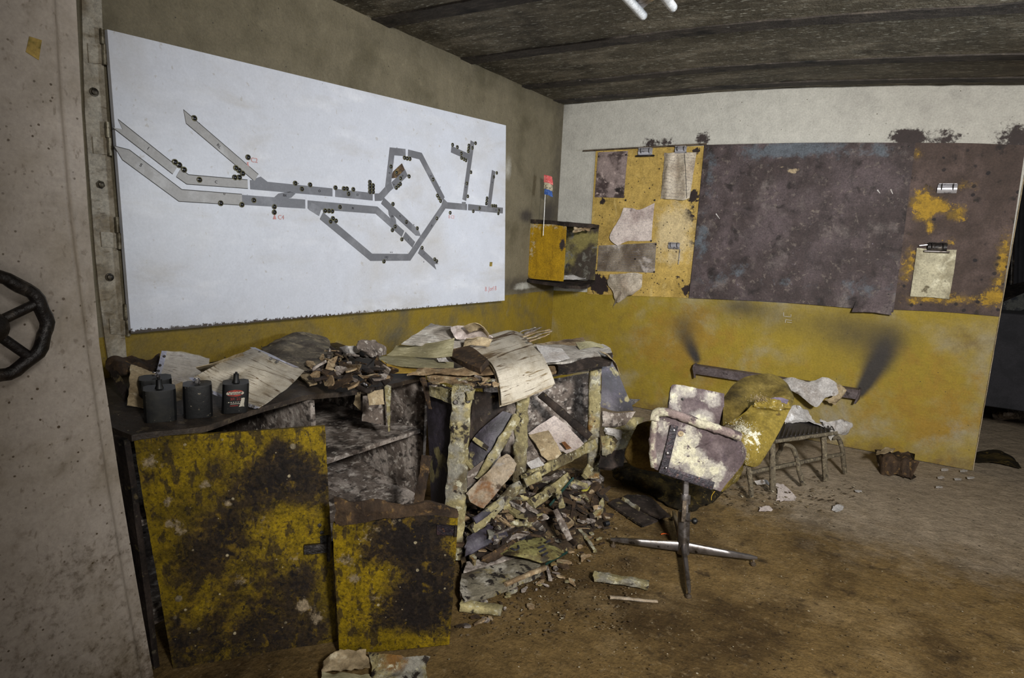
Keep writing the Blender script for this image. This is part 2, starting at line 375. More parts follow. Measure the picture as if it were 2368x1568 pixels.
m_paper = M('mud_streaked_paper', 'b0a797', [('n', '908470', 3, .45, .7), ('l', '574530', 2.0, .014, (.22, 3.6, 1)), ('l', '74644a', 2.6, .018, (.2, 4.2, 1)), ('l', '4f3f2c', 3.2, .008, (.25, 4.5, 1)), ('n', '857a60', 26, .6, .75, None, .5)], .7, (30, .15), coord='uv', grit=.3)
m_paperg = M('grey_streaked_paper', '979087', [('n', '746e66', 4, .42, .66, (1, 9, 1)), ('n', '45403a', 5, .56, .66, (1, 12, 1)), ('n', 'b1aea5', 9, .54, .75)], .75, (25, .2), coord='uv')
m_papero = M('olive_streaked_paper', '837c60', [('n', '6a6448', 3, .42, .66, (1, 10, 1)), ('n', '3f3a2a', 6, .59, .68, (1, 16, 1), .8), ('n', 'a8a285', 8, .56, .75)], .7, (25, .15), coord='uv')
m_papert = M('tan_stained_paper', '9b8a6d', [('n', '77664b', 5, .42, .66), ('n', '4a3b28', 9, .58, .68), ('n', 'b2a58b', 20, .56, .7)], .8, (25, .3))
m_paperw = M('white_paper', 'a9a4a0', [('n', '958d86', 7, .48, .7), ('n', '6f645a', 16, .60, .70), ('n', 'cfccca', 12, .55, .7)], .8, (30, .25))
m_paperp = M('pink_white_paper', 'b9aca4', [('n', '9a8a84', 6, .48, .7), ('n', '6e6060', 20, .62, .70, None, .7), ('w', '6f6a80', 14, .12)], .8, (30, .2))
m_papertext = M('printed_paper', 'aba08f', [('n', '8b7d6c', 5, .45, .7), ('w', '514a52', 16, .3), ('n', '6b5b52', 12, .60, .70)], .8, (25, .25))
m_papermold = M('mouldy_poster_paper', '82736f', [('n', '3b2f2e', 8, .44, .62), ('n', '1d1615', 5, .56, .66), ('n', '9c8c86', 22, .56, .66)], .8, (40, .3))
m_papergrey = M('stained_long_paper', '7d7264', [('n', '54483b', 5, .42, .62), ('n', 'a59c95', 7, .56, .70), ('w', '4a5068', 11, .2), ('s', 'b8b2ac', 40, .2, .2)], .8, (40, .3))
m_clipbp = M('mottled_parchment', 'a59e85', [('n', '857d65', 6, .45, .64), ('n', 'c3bda4', 10, .54, .68), ('n', '5d543f', 14, .62, .70), ('n', 'a89a4a', 5, .62, .7)], .7, (25, .35))
m_chrome = M('chrome', 'c9c7cc', [('n', '77747a', 30, .52, .65)], .32, metal=.65, grit=.2)
m_chromed = M('dulled_chrome', '827d7c', [('n', '574f48', 14, .45, .65), ('n', '2f2822', 34, .60, .68)], .33, (90, .1), metal=.85, rvar=.3)
m_brownsteel = M('dusty_brown_steel', '5b4f42', [('n', '3b3229', 20, .45, .62), ('n', '857766', 40, .58, .7)], .5, (80, .3), metal=.4)
m_ochre = M('ochre_fabric', '6c5c25', [('n', '4c401b', 5, .42, .66), ('n', '83723c', 12, .52, .75), ('n', '3d301a', 9, .62, .72), ('a', 'white', 'bfb9a4', .5, .66, 40, .9)], .9, ((420, .6), (20, .3)), spec=.15)
m_ochred = M('olive_ochre_fabric', '54471f', [('n', '3b3116', 5, .42, .66), ('n', '6b5c30', 12, .52, .75), ('n', '2e2613', 4, .56, .68), ('a', 'white', 'bfb9a4', .5, .66, 40, .9)], .9, ((420, .6), (20, .3)), spec=.15)
m_brownfab = M('brown_fabric', '5f4c24', [('n', '473718', 6, .42, .68), ('n', '7a6532', 14, .52, .75)], .92, ((300, .6), (20, .3)), spec=.1)
m_whitemold = M('white_mould_board', '463a3b', [('n', '5f5353', 6, .42, .62), ('a', 'mold', '857e78', .25, .6, 10, .7), ('a', 'mold', '9d978a', .5, .75, 16, 1.2), ('a', 'mold', 'b4ae97', .85, 1.0, 26, 1.5), ('n', '4c4043', 22, .58, .64), ('s', '1d1716', 26, .15, .2)], .85, ((40, .5), (15, .3)))
m_moldroll = M('white_mould_roll', 'a59e89', [('n', 'bfb9a2', 14, .5, .7), ('n', '6f605c', 9, .45, .53), ('n', '463a3a', 18, .54, .61)], .9, ((35, .7),))
m_rustiron = M('rusty_black_iron', '1d171e', [('n', '3a2a2e', 40, .5, .64), ('n', '6a4530', 60, .62, .70), ('n', '5c5560', 14, .62, .70)], .45, ((90, .9),), metal=.3, spec=.6)
m_fluff = M('white_mould_fluff', 'b0aa96', [('n', 'a39b80', 30, .5, .65)], .95, ((60, .9),))
m_bench = M('dusty_cane_steel', '4f4637', [('n', '6e6450', 60, .5, .65), ('n', '2a241c', 50, .56, .66)], .85, ((130, .8),))
m_weave = M('black_woven_seat', '1f1a1a', [('n', '3a3432', 80, .5, .65)], .6, ((150, .8),))
m_heater = M('sooty_heater_metal', '4f4544', [('n', '6e6465', 8, .45, .7), ('n', '2b2423', 16, .56, .7), ('n', '837a78', 140, .62, .7, None, .6)], .5, (120, .2), metal=.2)
m_black2 = M('black_cloth', '1b160d', [('n', '352b14', 9, .46, .62), ('n', '4a3d1c', 24, .56, .66)], .92, ((30, .8), (90, .6)), spec=.12)
m_bat = M('battery_black_case', '0b0b0c', [('n', '1c1b17', 12, .5, .65), ('s', '6e6a60', 150, .2, .08)], .5, (80, .06), grit=.4)
m_batb = M('battery_brown_case', '1a1713', [('n', '4a4030', 9, .52, .64), ('n', '0c0c0d', 6, .5, .6), ('n', '7d7463', 60, .64, .7)], .45, (80, .12))
m_red = M('label_red', '8f2d24', [('n', '6a2a22', 90, .5, .6)], .6)
m_lblw = M('label_white', 'b0a898', [('n', '6f675c', 60, .56, .64)], .6)
m_fred = M('flag_red', 'b04a4a', [('n', 'c06a64', 60, .5, .6)], .8)
m_fwh = M('flag_cream', 'a3977f', [('n', '5e5648', 70, .52, .6)], .8)
m_fbl = M('flag_blue', '2c4a86', [('n', '4a6494', 70, .5, .65)], .8)
m_pole = M('white_plastic_stick', 'c9c6c2', [], .4)
m_sleeve = M('clear_plastic_sleeve', 'd8d8dd', [], .08, alpha=.13, spec=.6)
m_holes = M('grey_punched_strip', '8e8e9b', [], .3, spec=.5)
m_yfold = M('yellow_card_folder', '96782a', [('n', '6a5520', 8, .5, .68)], .75)
m_tubew = M('tube_glass_white', 'd2d4d6', [('n', 'b2b2b2', 6, .5, .7)], .25)
m_green = M('dark_green_edge', '15302a', [], .45)
m_lemon = M('lemon_mould', 'a39a38', [('n', '6f6420', 40, .5, .62)], .85, (60, .5))
m_poster = M('yellow_printed_board', '827c4c', [('n', '5a4f2c', 10, .46, .60), ('n', '2f2718', 14, .54, .62), ('n', '3b2f1c', 40, .56, .64)], .75, (40, .4))
m_orange = M('orange_plastic', 'b9501c', [], .5)
m_blackrub = M('black_rubber', '141417', [], .5)
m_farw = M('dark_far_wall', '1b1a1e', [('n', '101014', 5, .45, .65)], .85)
m_stair = M('grey_gritty_metal', '4b4c49', [('n', '2a2c30', 12, .45, .6), ('n', '777872', 60, .62, .7)], .6, (60, .4), metal=.3)
m_shell = M('room_paint_grey', '6a6257', [('n', '4c463d', 3, .4, .7)], .85)

def attr(o, name, fn):
    """a float mask on the vertices from a function of the world position"""
    me = o.data; off = WL[o.name]
    a = me.attributes.new(name, 'FLOAT', 'POINT')
    a.data.foreach_set('value', [float(fn(v.co+off)) for v in me.vertices])
def ell(p, cx, cz, rx, rz, ang=0., ax=0):
    dx, dz = p[ax]-cx, p.z-cz; ca, sa = math.cos(ang), math.sin(ang)
    u, v = (dx*ca+dz*sa)/rx, (-dx*sa+dz*ca)/rz
    return math.exp(-(u*u+v*v))
def clamp(x): return max(0., min(1., x))
def seg(p, a, b, wa, wb):
    """soft plume from a to b (wall x, z), its width and fading growing along the way"""
    d = V((b[0]-a[0], b[1]-a[1])); q = V((p.x-a[0], p.z-a[1])); t = q.dot(d)/d.dot(d)
    if t < -.1 or t > 1.3: return 0.
    r = (q-d*t).length; wd = wa+(wb-wa)*clamp(t)
    return math.exp(-(r/wd)**2)*clamp(1.15-.95*t)*clamp((t+.1)*10)*clamp((1.3-t)*4)
# ================================================================ ROOM
H = 2.5
def struct(o): o['kind'] = 'structure'; return o
def gridmesh(name, fn, nu, nv, mat, par=None, flip=False):
    vs = [fn(i/nu, j/nv) for j in range(nv+1) for i in range(nu+1)]
    fs = []
    for j in range(nv):
        for i in range(nu):
            a = j*(nu+1)+i; f = (a, a+1, a+nu+2, a+nu+1); fs.append(tuple(reversed(f)) if flip else f)
    return mk(name, vs, fs, mat, par)
def zsag(x): return H+.028 - .105*clamp((x-1.3)/1.9)**1.6
# walls: origin at floor corner so that object height = world height
def setorg(o, z=0.):
    d = o.location.z-z
    for v in o.data.vertices: v.co.z += d
    o.location.z = z; WL[o.name] = V(o.location)
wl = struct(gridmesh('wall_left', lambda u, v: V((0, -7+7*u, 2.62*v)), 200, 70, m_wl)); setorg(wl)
attr(wl, 'soot_dark', lambda p: ell(p, -.0, 1.75, .22, .9, 0, 1)*.7+ell(p, -.55, 1.56, .12, .06, 0, 1)*1.2+ell(p, -.2, 1.6, .10, .10, 0, 1)*.9+ell(p, -.6, 1.0, .35, .09, 0, 1)*.9+clamp((.35-p.z)*2)+.25*clamp((p.z-2.3)*4)+ell(p, -3.3, .85, .9, .14, 0, 1)*.42)  # soot; shelf's shadow painted below it; plain darkening in corner and under panel
attr(wl, 'white', lambda p: ell(p, -.85, 1.9, .07, .16, 0, 1)*.6+ell(p, -.5, .99, .3, .03, 0, 1)*.9)
def wb_pt(u, v): return V((3.19*u, 0, zsag(3.19*u)*v))
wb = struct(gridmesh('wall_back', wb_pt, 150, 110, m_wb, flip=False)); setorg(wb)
def soot_dark(p):
    s = seg(p, (1.335, .47), (1.15, .78), .035, .13)*1.1 + seg(p, (2.485, .40), (2.68, .90), .035, .14)*1.3
    s += ell(p, 1.85, .88, .62, .16)*.45+ell(p, 2.42, .80, .26, .20)*.5+ell(p, 1.15, .8, .2, .15)*.2+ell(p, 1.62, .95, .2, .08)*.4
    s += .25*clamp((.07-p.x)*12)+ell(p, 0, 2.5, .5, .08)*.25  # plain darkening along the room corner and its ceiling end
    return s
def mold(p):
    s = 0
    for (x, y, r, k) in [(1505, 333, .06, .8), (1545, 330, .05, .7), (1625, 320, .05, 1.), (2085, 316, .06, 1.), (2120, 318, .05, .9), (2190, 320, .07, .8), (2360, 318, .1, 1.), (1395, 655, .06, .8)]:
        q = B(x, y); s += k*math.exp(-(((p.x-q.x)/(r*1.3))**2+((p.z-q.z)/r)**2))
    return s
attr(wb, 'soot_dark', soot_dark); attr(wb, 'mold', mold)
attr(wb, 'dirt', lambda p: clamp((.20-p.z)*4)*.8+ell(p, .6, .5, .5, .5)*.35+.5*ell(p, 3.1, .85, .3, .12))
attr(wb, 'lower', lambda p: (.55 if p.z < HY else 0)*(.4+.9*ell(p, 2.9, .35, .5, .4)+ell(p, 1.2, .6, .5, .4)))
# end of the back wall and its thickness
box('wall_end', (3.15, .003, 0), (3.19, .16, zsag(3.19)), m_shell)['kind'] = 'structure'
e = patch('plaster_edge', [[V((3.192, -.002, zsag(3.19)*k/12)), V((3.192, .012, zsag(3.19)*k/12))] for k in range(13)], m_papert, wb, .004, 1, 4, .002, 30, .002)
# floor
def fl_pt(u, v):
    x, y = 7.2*u-.05, -7+10.8*v
    return V((x, y, .006*noise.noise(V((x*2.5, y*2.5, 0)))+.003*noise.noise(V((x*11, y*11, 3)))-.006))
fl = struct(gridmesh('floor', fl_pt, 260, 330, m_floor)); setorg(fl)
attr(fl, 'back_pale', lambda p: clamp((p.y+1.9)*.6)*.9+ell(V((p.x, 0, p.y)), 2.9, -1.2, 1.0, .8)*.4)  # floor colour paler towards the back and right
# ceiling: cast panels with joint strips between
ceil = struct(gridmesh('ceiling', lambda u, v: V((7.2*u-.02, -7+10.8*v, zsag(7.2*u-.02)+.03)), 60, 40, m_ceil, flip=True))
edges = [.05, -.10, -.19, -.60, -.70, -1.375, -1.485, -2.17, -2.30, -2.98, -3.10, -3.78, -3.9, -4.6, -4.72, -5.5]
for i in range(len(edges)-1):
    y0, y1 = edges[i], edges[i+1]
    strip = i % 2 == 1
    xs = [k*.14-.01 for k in range(30)]
    g = [[V((x, y, zsag(x)+(.006*nz(V((x, y, 0)), 3, i) if not strip else -.009+.004*nz(V((x, y, 0)), 6, i)))) for x in xs] for y in (y0+(.006 if strip else 0), (y0+y1)/2, y1-(.006 if strip else 0))]
    patch('joint_strip' if strip else 'ceiling_panel', g, m_batt if strip else m_ceil, ceil, .03, 2, 4 if not strip else 2, .003 if not strip else .004, 9 if not strip else 18, .0 if not strip else .004, i, up=(0, 0, -1))
struct(box('wall_right', (7.1, -7, 0), (7.2, 3.8, 2.6), m_shell)); struct(box('wall_front', (0, -7.1, 0), (7.2, -7, 2.6), m_shell))
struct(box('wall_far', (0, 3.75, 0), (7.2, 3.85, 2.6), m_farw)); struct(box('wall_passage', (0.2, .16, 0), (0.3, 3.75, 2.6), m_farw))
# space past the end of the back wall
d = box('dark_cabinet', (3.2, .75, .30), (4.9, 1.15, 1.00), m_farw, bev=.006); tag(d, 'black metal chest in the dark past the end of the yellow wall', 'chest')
st = thing('metal_staircase', 'gritty grey metal stair tread and stringer past the dark board', 'staircase', (3.6, .8, 1.0))
patch('tread', [[at(2322, 662, 6.0), at(2420, 640, 6.0)], [at(2316, 690, 5.6), at(2420, 672, 5.6)]], m_black, st, .03, 4, 4)
patch('stringer', [[at(2316, 700, 5.55), at(2420, 655, 5.55)], [at(2312, 742, 5.5), at(2420, 690, 5.5)]], m_stair, st, .03, 4, 4)
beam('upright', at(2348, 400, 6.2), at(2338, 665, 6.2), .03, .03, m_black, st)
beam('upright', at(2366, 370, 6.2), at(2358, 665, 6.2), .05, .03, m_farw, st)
o = patch('plastic_sheet', [[F(2252, 1046, .02), F(2310, 1043, .05), F(2345, 1060, .03)], [F(2250, 1066, .01), F(2320, 1072, .02), F(2362, 1084, .01)]], m_black2, None, .006, 6, 6, .01, 14); tag(o, 'black flat scrap lying on the floor past the wall end', 'scrap')
o = patch('rubble_bag', [[F(2300, 940, .04), F(2335, 938, .10), F(2375, 935, .06)], [F(2296, 955, .05), F(2330, 955, .16), F(2370, 955, .08)], [F(2300, 968, .0), F(2335, 970, .02), F(2372, 975, .0)]], m_moldwood, None, .02, 5, 5, .03, 12); tag(o, 'dark crumpled bag heaped on the far dark floor', 'bag')

# ================================================================ STEEL DOOR
DX = .95
door = thing('door_1', 'white painted heavy steel door standing open at the left', 'door', (DX, -4.6, .0)); door['kind'] = 'structure'; del door['category']
ys = [-150, 0, 250, 500, 800, 1100, 1350, 1568, 1750]
def ip(tab, y):
    for (a, xa), (b, xb) in zip(tab, tab[1:]):
        if y <= b or (b, xb) == tab[-1]: return xa+(xb-xa)*(y-a)/(b-a)
hi = [(0, 122), (500, 143), (714, 178), (800, 196), (1568, 323)]; ou = [(0, 176), (400, 196), (800, 230), (1200, 290), (1568, 356)]
hl = [(0, 124), (400, 147), (800, 198), (1200, 258), (1568, 324)]
g = []
for y in ys:
    a, b = ip(hl, y), ip(ou, y)
    pa = L(a, y, DX); far = V((DX, -6.2, pa.z))
    g.append([far, pa+V((0, -.35, 0)), pa+V((0, -.02, 0)), pa, L(a+6, y, DX-.010), L(a+11, y, DX-.012), L(b, y, DX-.014)])
dr = patch('door_leaf', g, m_steeldoor, door, .05, 3, 3, .0006, 30, curve=False)
attr(dr, 'dirt', lambda p: clamp((.75-p.z)*1.2)*.75+ell(p, -4.25, .55, .25, .12, .2, 1)*.3)
wc = L(-30, 757, DX+.085)
W_ = thing('hand_wheel', 'black iron hand wheel with scalloped rim on the steel door', 'wheel', wc); del W_['category']; del W_['label']
W_.parent = door; W_.location = wc-WL[door.name]; W_['label'] = 'black iron hand wheel'
R_ = .104; pts = []
for k in range(48):
    t = 2*math.pi*k/48; rr = R_*(1+.025*math.cos(t*10)); pts.append(wc+V((0, math.cos(t)*rr, math.sin(t)*rr)))
tube('rim', pts+[pts[0]], .0145, m_black, W_, 10, 1, closed=True, jit=.002)
for k in range(5):
    t = 2*math.pi*k/5+.45; tube('spoke', [wc, wc+V((-.0, math.cos(t)*R_*.5, math.sin(t)*R_*.5)), wc+V((0, math.cos(t)*R_, math.sin(t)*R_))], .011, m_black, W_, 8, 3)
lathe('hub', wc+V((-.085, 0, 0)), (1, 0, 0), [(.022, 0), (.022, .05), (.034, .065), (.034, .10), (.02, .108), (.001, .11)], m_black, W_)
o = patch('adhesive_tape', [[L(68, 84, DX+.002), L(97, 93, DX+.002)], [L(60, 120, DX+.002), L(90, 139, DX+.002)]], m_tape, None, .0015, 5, 5, .0008, 30); tag(o, 'small piece of yellowed tape stuck high on the white steel door', 'tape')

# ================================================================ HINGE STRIP
hs = thing('hinge_strip', 'grubby painted steel mounting strip with hinges beside the white panel', 'hinge', (0, -3.72, .7))
lt = [(-60, 187), (0, 189), (255, 196), (638, 224), (800, 245), (905, 262)]; rt = [(-60, 233), (0, 235), (204, 242), (638, 278), (800, 291), (905, 299)]
def sg(y0, y1, n=6): return [[L(ip(lt, y), y, .008), L(ip(rt, y), y, .008)] for y in [y0+(y1-y0)*k/n for k in range(n+1)]]
patch('plate', sg(-60, 905, 9), m_strip, hs, .008, 3, 2, curve=False)
for k, (x, y) in enumerate([(217, 213), (232, 427), (253, 641)]):
    q = L(x, y, .008); lathe('bolt', q, (1, 0, 0), [(.016, 0), (.016, .003), (.011, .004), (.011, .012), (.006, .014)], m_bolt, hs, 6 if k == 1 else 12)
for x0, y0, x1, y1 in [(203, 100, 244, 148), (214, 316, 256, 358), (233, 536, 278, 574), (253, 737, 298, 775)]:
    a, b, c_, d_ = L(x0, y0, .013), L(x1-8, y0+2, .013), L(x1-6, y1, .013), L(x0+3, y1-3, .013)
    patch('hinge_leaf', [[a, b], [d_, c_]], m_strip, hs, .005, 2, 2)
    for (ya, yb, dx) in ((y0-34, y0+2, -5), (y0+3, y1+2, 0)):
        tube('hinge_knuckle', [L(x1-3+dx, ya, .025), L(x1-1+dx, yb, .025)], .0085, m_hinge, hs, 10, 1)
# ================================================================ WHITE TRACK PANEL
A0, A1 = V((.05, -3.66, 0)), V((.10, -1.0, 0))
def MB(x, y, off=0.):
    d = ray(x, y); n = V((A1-A0).cross(V((0, 0, 1)))).normalized()
    if n.x < 0: n = -n
    return CAM + d*((A0+n*off-CAM).dot(n)/d.dot(n)), n
NB = MB(500, 400)[1]
pb = thing('track_diagram_panel', 'large white enamel panel with grey track diagram and lamp dots hinged on the wall', 'panel', MB(700, 770)[0])
pl = patch('panel', [[MB(248+(1170-248)*k/6, 68+(290-68)*k/6)[0] for k in range(7)], [MB(303+(1167-303)*k/6, 771+(695-771)*k/6)[0] for k in range(7)]], m_enamel, pb, .022, 14, 40, curve=False)
def edgef(p):
    q = p; z0 = MB(303, 771)[0]; z1 = MB(1167, 695)[0]; t = clamp((q.y-z0.y)/(z1.y-z0.y)); zz = z0.z+(z1.z-z0.z)*t
    return clamp(1-(q.z-zz)/.012)*(.95-.6*t)
attr(pl, 'edge', edgef)
UR = V((A1-A0)).normalized()
def tr(pts, wd, mat, ends=('f', 'f'), off=.0022, lift=0):
    ps = [MB(x, y, off)[0] for x, y in pts]; n = len(ps); Lf, Rt = [], []
    for i, p in enumerate(ps):
        d0 = (ps[i]-ps[i-1]).normalized() if i else (ps[1]-ps[0]).normalized()
        d1 = (ps[i+1]-ps[i]).normalized() if i < n-1 else d0
        s0, s1 = NB.cross(d0), NB.cross(d1); m_ = (s0+s1).normalized(); k = wd/2/max(.5, m_.dot(s0))
        Lf.append(p+m_*k); Rt.append(p-m_*k)
    vs = Lf+Rt; fs = [(i, i+1, n+i+1, n+i) for i in range(n-1)]
    d0 = (ps[0]-ps[1]).normalized()*wd; d1 = (ps[-1]-ps[-2]).normalized()*wd
    def cap(a, b, d, e):
        if e == 'p': vs.append((a+b)/2+d); fs.append((vs.index(a), vs.index(b), len(vs)-1))
        if e == 's': vs.append(a+d*.9); fs.append((vs.index(a), vs.index(b), len(vs)-1))
        if e == 'n':
            vs.extend([a+d*.8, b+d*.8, (a+b)/2]); q = len(vs)
            fs.append((vs.index(a), q-3, q-1)); fs.append((vs.index(b), q-2, q-1))
    cap(Lf[0], Rt[0], d0, ends[0]); cap(Lf[-1], Rt[-1], d1, ends[1])
    k = len(vs); vs2 = vs+[v-NB*.0021 for v in vs]; f2 = []
    for f in fs:
        nn = (vs[f[1]]-vs[f[0]]).cross(vs[f[2]]-vs[f[0]])
        if nn.dot(NB) < 0: f = tuple(reversed(f))
        f2.append(f); f2.append(tuple(reversed([q+k for q in f])))
        for i in range(len(f)): a, b = f[i], f[(i+1) % len(f)]; f2.append((a, a+k, b+k, b))
    return mk('track_plate', vs2, f2, mat, pb, 0)
TW = .041
TR = [([(291, 358), (417, 452), (560, 462)], .046, m_trackl, 'pf'), ([(560, 462), (706, 472)], .044, m_track, 'ff'), ([(284, 299), (405, 394)], .036, m_trackl, 'nf'),
      ([(413, 400), (434, 415), (573, 426)], .036, m_trackl, 'ff'), ([(436, 277), (593, 411)], .036, m_trackl, 'sf'), ([(579, 427), (769, 445)], TW, m_track, 'ff'),
      ([(585, 424), (603, 417), (620, 430)], .03, m_track, 'ff'),
      ([(776, 446), (862, 455)], TW, m_track, 'ff'), ([(867, 456), (880, 456), (897, 437), (907, 350), (938, 353)], TW, m_track, 'ff'), ([(895, 438), (907, 428)], TW, m_track, 'ff'),
      ([(944, 354), (973, 361), (1025, 461)], TW, m_track, 'ff'), ([(909, 429), (940, 399)], TW, m_track, 'ff'), ([(913, 404), (933, 385)], TW, m_trackb, 'pf'),
      ([(1024, 466), (1033, 475), (1080, 479)], TW, m_track, 'ff'), ([(1029, 474), (947, 595), (859, 595), (744, 499)], TW, m_track, 'ff'),
      ([(712, 473), (871, 486), (932, 541)], TW, m_track, 'ff'), ([(717, 476), (741, 491)], TW, m_track, 'ff'), ([(935, 543), (957, 566)], TW, m_track, 'ff'),
      ([(970, 579), (1005, 611)], TW, m_track, 'fn'), ([(885, 464), (965, 538)], TW, m_track, 'fp'),
      ([(1093, 327), (1074, 463)], TW, m_track, 'ff'), ([(1073, 467), (1073, 477)], TW, m_track, 'ff'), ([(1044, 345), (1084, 363)], TW, m_track, 'ff'),
      ([(1083, 479), (1163, 487)], TW, m_track, 'ff'), ([(1142, 395), (1131, 480)], TW, m_track, 'ff'), ([(646, 455), (672, 450)], .03, m_track, 'pp'), ([(903, 493), (912, 511)], .03, m_track, 'pp')]
for k, (a, b, m_, e_) in enumerate(TR):
    tr(a, b, m_, e_, .0022+.0002*(k % 5))
    tr(a, b+.006, m_outline if m_ is m_trackl else M('p%d' % k, 'd0d0d2', [], .4) if False else m_outline, e_, .0004+.0001*(k % 3)) if m_ is m_trackl else None
c1 = [(554, 482), (462, 691), (482, 705), (505, 727), (578, 775), (811, 668), (753, 719), (768, 731), (785, 745), (748, 764), (769, 764), (1036, 792), (1067, 819), (838, 873), (680, 887), (781, 894), (936, 904), (936, 930)]
c2 = [(50, 686), (227, 706), (285, 712), (307, 713), (351, 718), (317, 749), (467, 667), (489, 690), (467, 690), (467, 712), (489, 712), (467, 735), (489, 735), (613, 559), (651, 600), (680, 640), (740, 627), (679, 680), (666, 692), (651, 706), (708, 497), (727, 502), (746, 505), (257, 841), (154, 867), (180, 868), (204, 870), (209, 920), (230, 937), (191, 942), (628, 820), (720, 945), (797, 989), (642, 977), (624, 1002), (690, 1066), (565, 1220), (831, 1125), (919, 1205), (933, 1218), (907, 649), (938, 761), (949, 779), (960, 799), (933, 920), (1027, 881), (1150, 766), (1044, 407), (1077, 423), (1158, 412), (1156, 431), (1153, 452), (1204, 396), (1182, 429), (1104, 467), (1106, 498), (1123, 507), (1137, 515), (1172, 598), (1143, 676), (1352, 603), (1331, 631), (1284, 779), (1282, 798), (1279, 817), (1320, 832), (1334, 832), (1347, 834), (1231, 849), (1188, 870), (1363, 886), (1367, 862)]
lamps = [(180+x/2.063, 40+y/2.063) for x, y in c1]+[(700+x/3.016, 200+y/3.016) for x, y in c2]
q0 = MB(*lamps[0], .0)[0]
l0 = lathe('indicator_lamp', q0, NB, [(.0125, 0), (.0125, .004), (.0105, .0045)], m_lampring, pb, 12)
d0 = lathe('lens', q0, NB, [(.0088, .004), (.0088, .0055), (.005, .0075), (.001, .008)], m_lampdot, pb, 10); d0.parent = l0
for x, y in lamps[1:]:
    q = MB(x, y, 0)[0]; a = l0.copy(); b = d0.copy(); COL.objects.link(a); COL.objects.link(b); a.location = q-q0; b.parent = a
for s, x, y, sz, ang in [('S', 326, 382, .026, -35), ('I', 343, 343, .026, -35), ('RL', 506, 338, .026, -40), ('C', 500, 421, .024, -5), ('I', 587, 464, .024, -5), ('O', 739, 442, .024, -4), ('D', 827, 451, .024, -4), ('U', 519, 449, .016, 0), ('E', 901, 400, .022, 80), ('G', 911, 427, .02, 42), ('10', 931, 407, .02, 42), ('K', 997, 407, .022, -62), ('M', 816, 482, .024, -4), ('N', 925, 500, .022, -45), ('BX', 659, 452, .022, 0), ('BY', 908, 501, .022, -10), ('L', 945, 554, .022, -45), ('L', 981, 588, .022, -45), ('HQ', 894, 595, .024, 0), ('HJ', 998, 522, .022, 55), ('F', 1078, 433, .02, 80), ('A', 1066, 360, .02, -20), ('H', 1147, 486, .022, 0), ('C', 1139, 422, .022, 80)]:
    a = math.radians(ang); r_ = UR*math.cos(a)+V((0, 0, 1))*math.sin(a); u_ = NB.cross(r_)
    text(s, MB(x, y, .0035)[0], r_, u_, sz*.72, m_ink, pb)
for s, x, y, sz in [('C2', 588, 371, .03), ('C4', 650, 503, .03), ('B C3', 1044, 502, .03), ('B. Jorf B', 1135, 668, .045)]:
    text(s, MB(x, y, .001)[0], UR, V((0, 0, 1)), sz, m_pink, pb)
for x, y in [(573, 378), (635, 498)]:
    p = [MB(x-4, y+9, .001)[0], MB(x+4, y+9, .001)[0], MB(x+1, y, .001)[0], MB(x+3, y-3, .001)[0], MB(x-3, y-3, .001)[0], MB(x-1, y, .001)[0]]
    prism('crayon_mark', p, NB*.0004, m_pink, pb)
o = patch('adhesive_tape', [[MB(1133, 606, .002)[0], MB(1139, 606, .002)[0]], [MB(1132, 616, .002)[0], MB(1138, 616, .002)[0]]], m_tape, None, .001, 2, 2); tag(o, 'tiny scrap of brown tape on the lower right of the white panel', 'tape')
s_ = [(712, 427)]
for k, (x, y, s, ang) in enumerate([(462, 287, 'i', 30), (545, 378, 'v', 0), (690, 424, 'v', 0), (918, 342, 'u', 0), (1018, 432, 'u', -60), (905, 583, 'u u', 0), (957, 519, 'u', -50), (1110, 491, 'c', 90), (980, 577, 'u', -50), (572, 452, 'i', 0), (800, 474, 'u u', 0), (980, 605, 'u', 0), (1088, 388, 'u', 90)]):
    text(s, MB(x, y, .0008)[0], UR, V((0, 0, 1)), .016, m_ink, pb)

# ================================================================ WALL CABINET IN THE CORNER
yb = -.47
wc_ = thing('corner_wall_shelf', 'mouldy open wall shelf box with yellow side panel in the room corner', 'shelf', (.2, -.3, 1.03))
def by(x, z): return V((x, yb, z))
sp_ = patch('side_panel', [[by(.0, 1.50), by(.2, 1.50), by(.325, 1.50)], [by(.0, 1.3), by(.2, 1.3), by(.325, 1.3)], [by(.0, 1.05), by(.2, 1.05), by(.325, 1.05)]], m_boxyel, wc_, .016, 8, 8, .001)
attr(sp_, 'mold', lambda p: clamp((1.12-p.z)*6)*.55+ell(p, .30, 1.35, .03, .06)*1.0+ell(p, 0, 1.1, .1, .3)*.35)
attr(sp_, 'pale', lambda p: clamp((p.z-1.40)*8)*.75+ell(p, .03, 1.3, .04, .14)*.6)
patch('top_board', [[V((0, yb-.01, 1.535)), V((.2, yb-.01, 1.53)), V((.36, yb-.012, 1.515))], [V((0, -.2, 1.535)), V((.2, -.2, 1.53)), V((.41, -.2, 1.52))], [V((0, -.004, 1.535)), V((.2, -.004, 1.53)), V((.41, -.004, 1.52))]], m_darkwood, wc_, .03, 8, 6, .006, 9, .004, up=(0, 0, 1))
patch('bottom_board', [[V((0, yb-.02, 1.045)), V((.2, yb-.02, 1.032)), V((.37, yb-.02, 1.02))], [V((0, -.25, 1.045)), V((.2, -.25, 1.03)), V((.42, -.24, 1.01))], [V((0, -.004, 1.045)), V((.2, -.004, 1.04)), V((.41, -.004, 1.05))]], m_darkwood, wc_, .024, 8, 6, .004, 9, .003, up=(0, 0, 1))
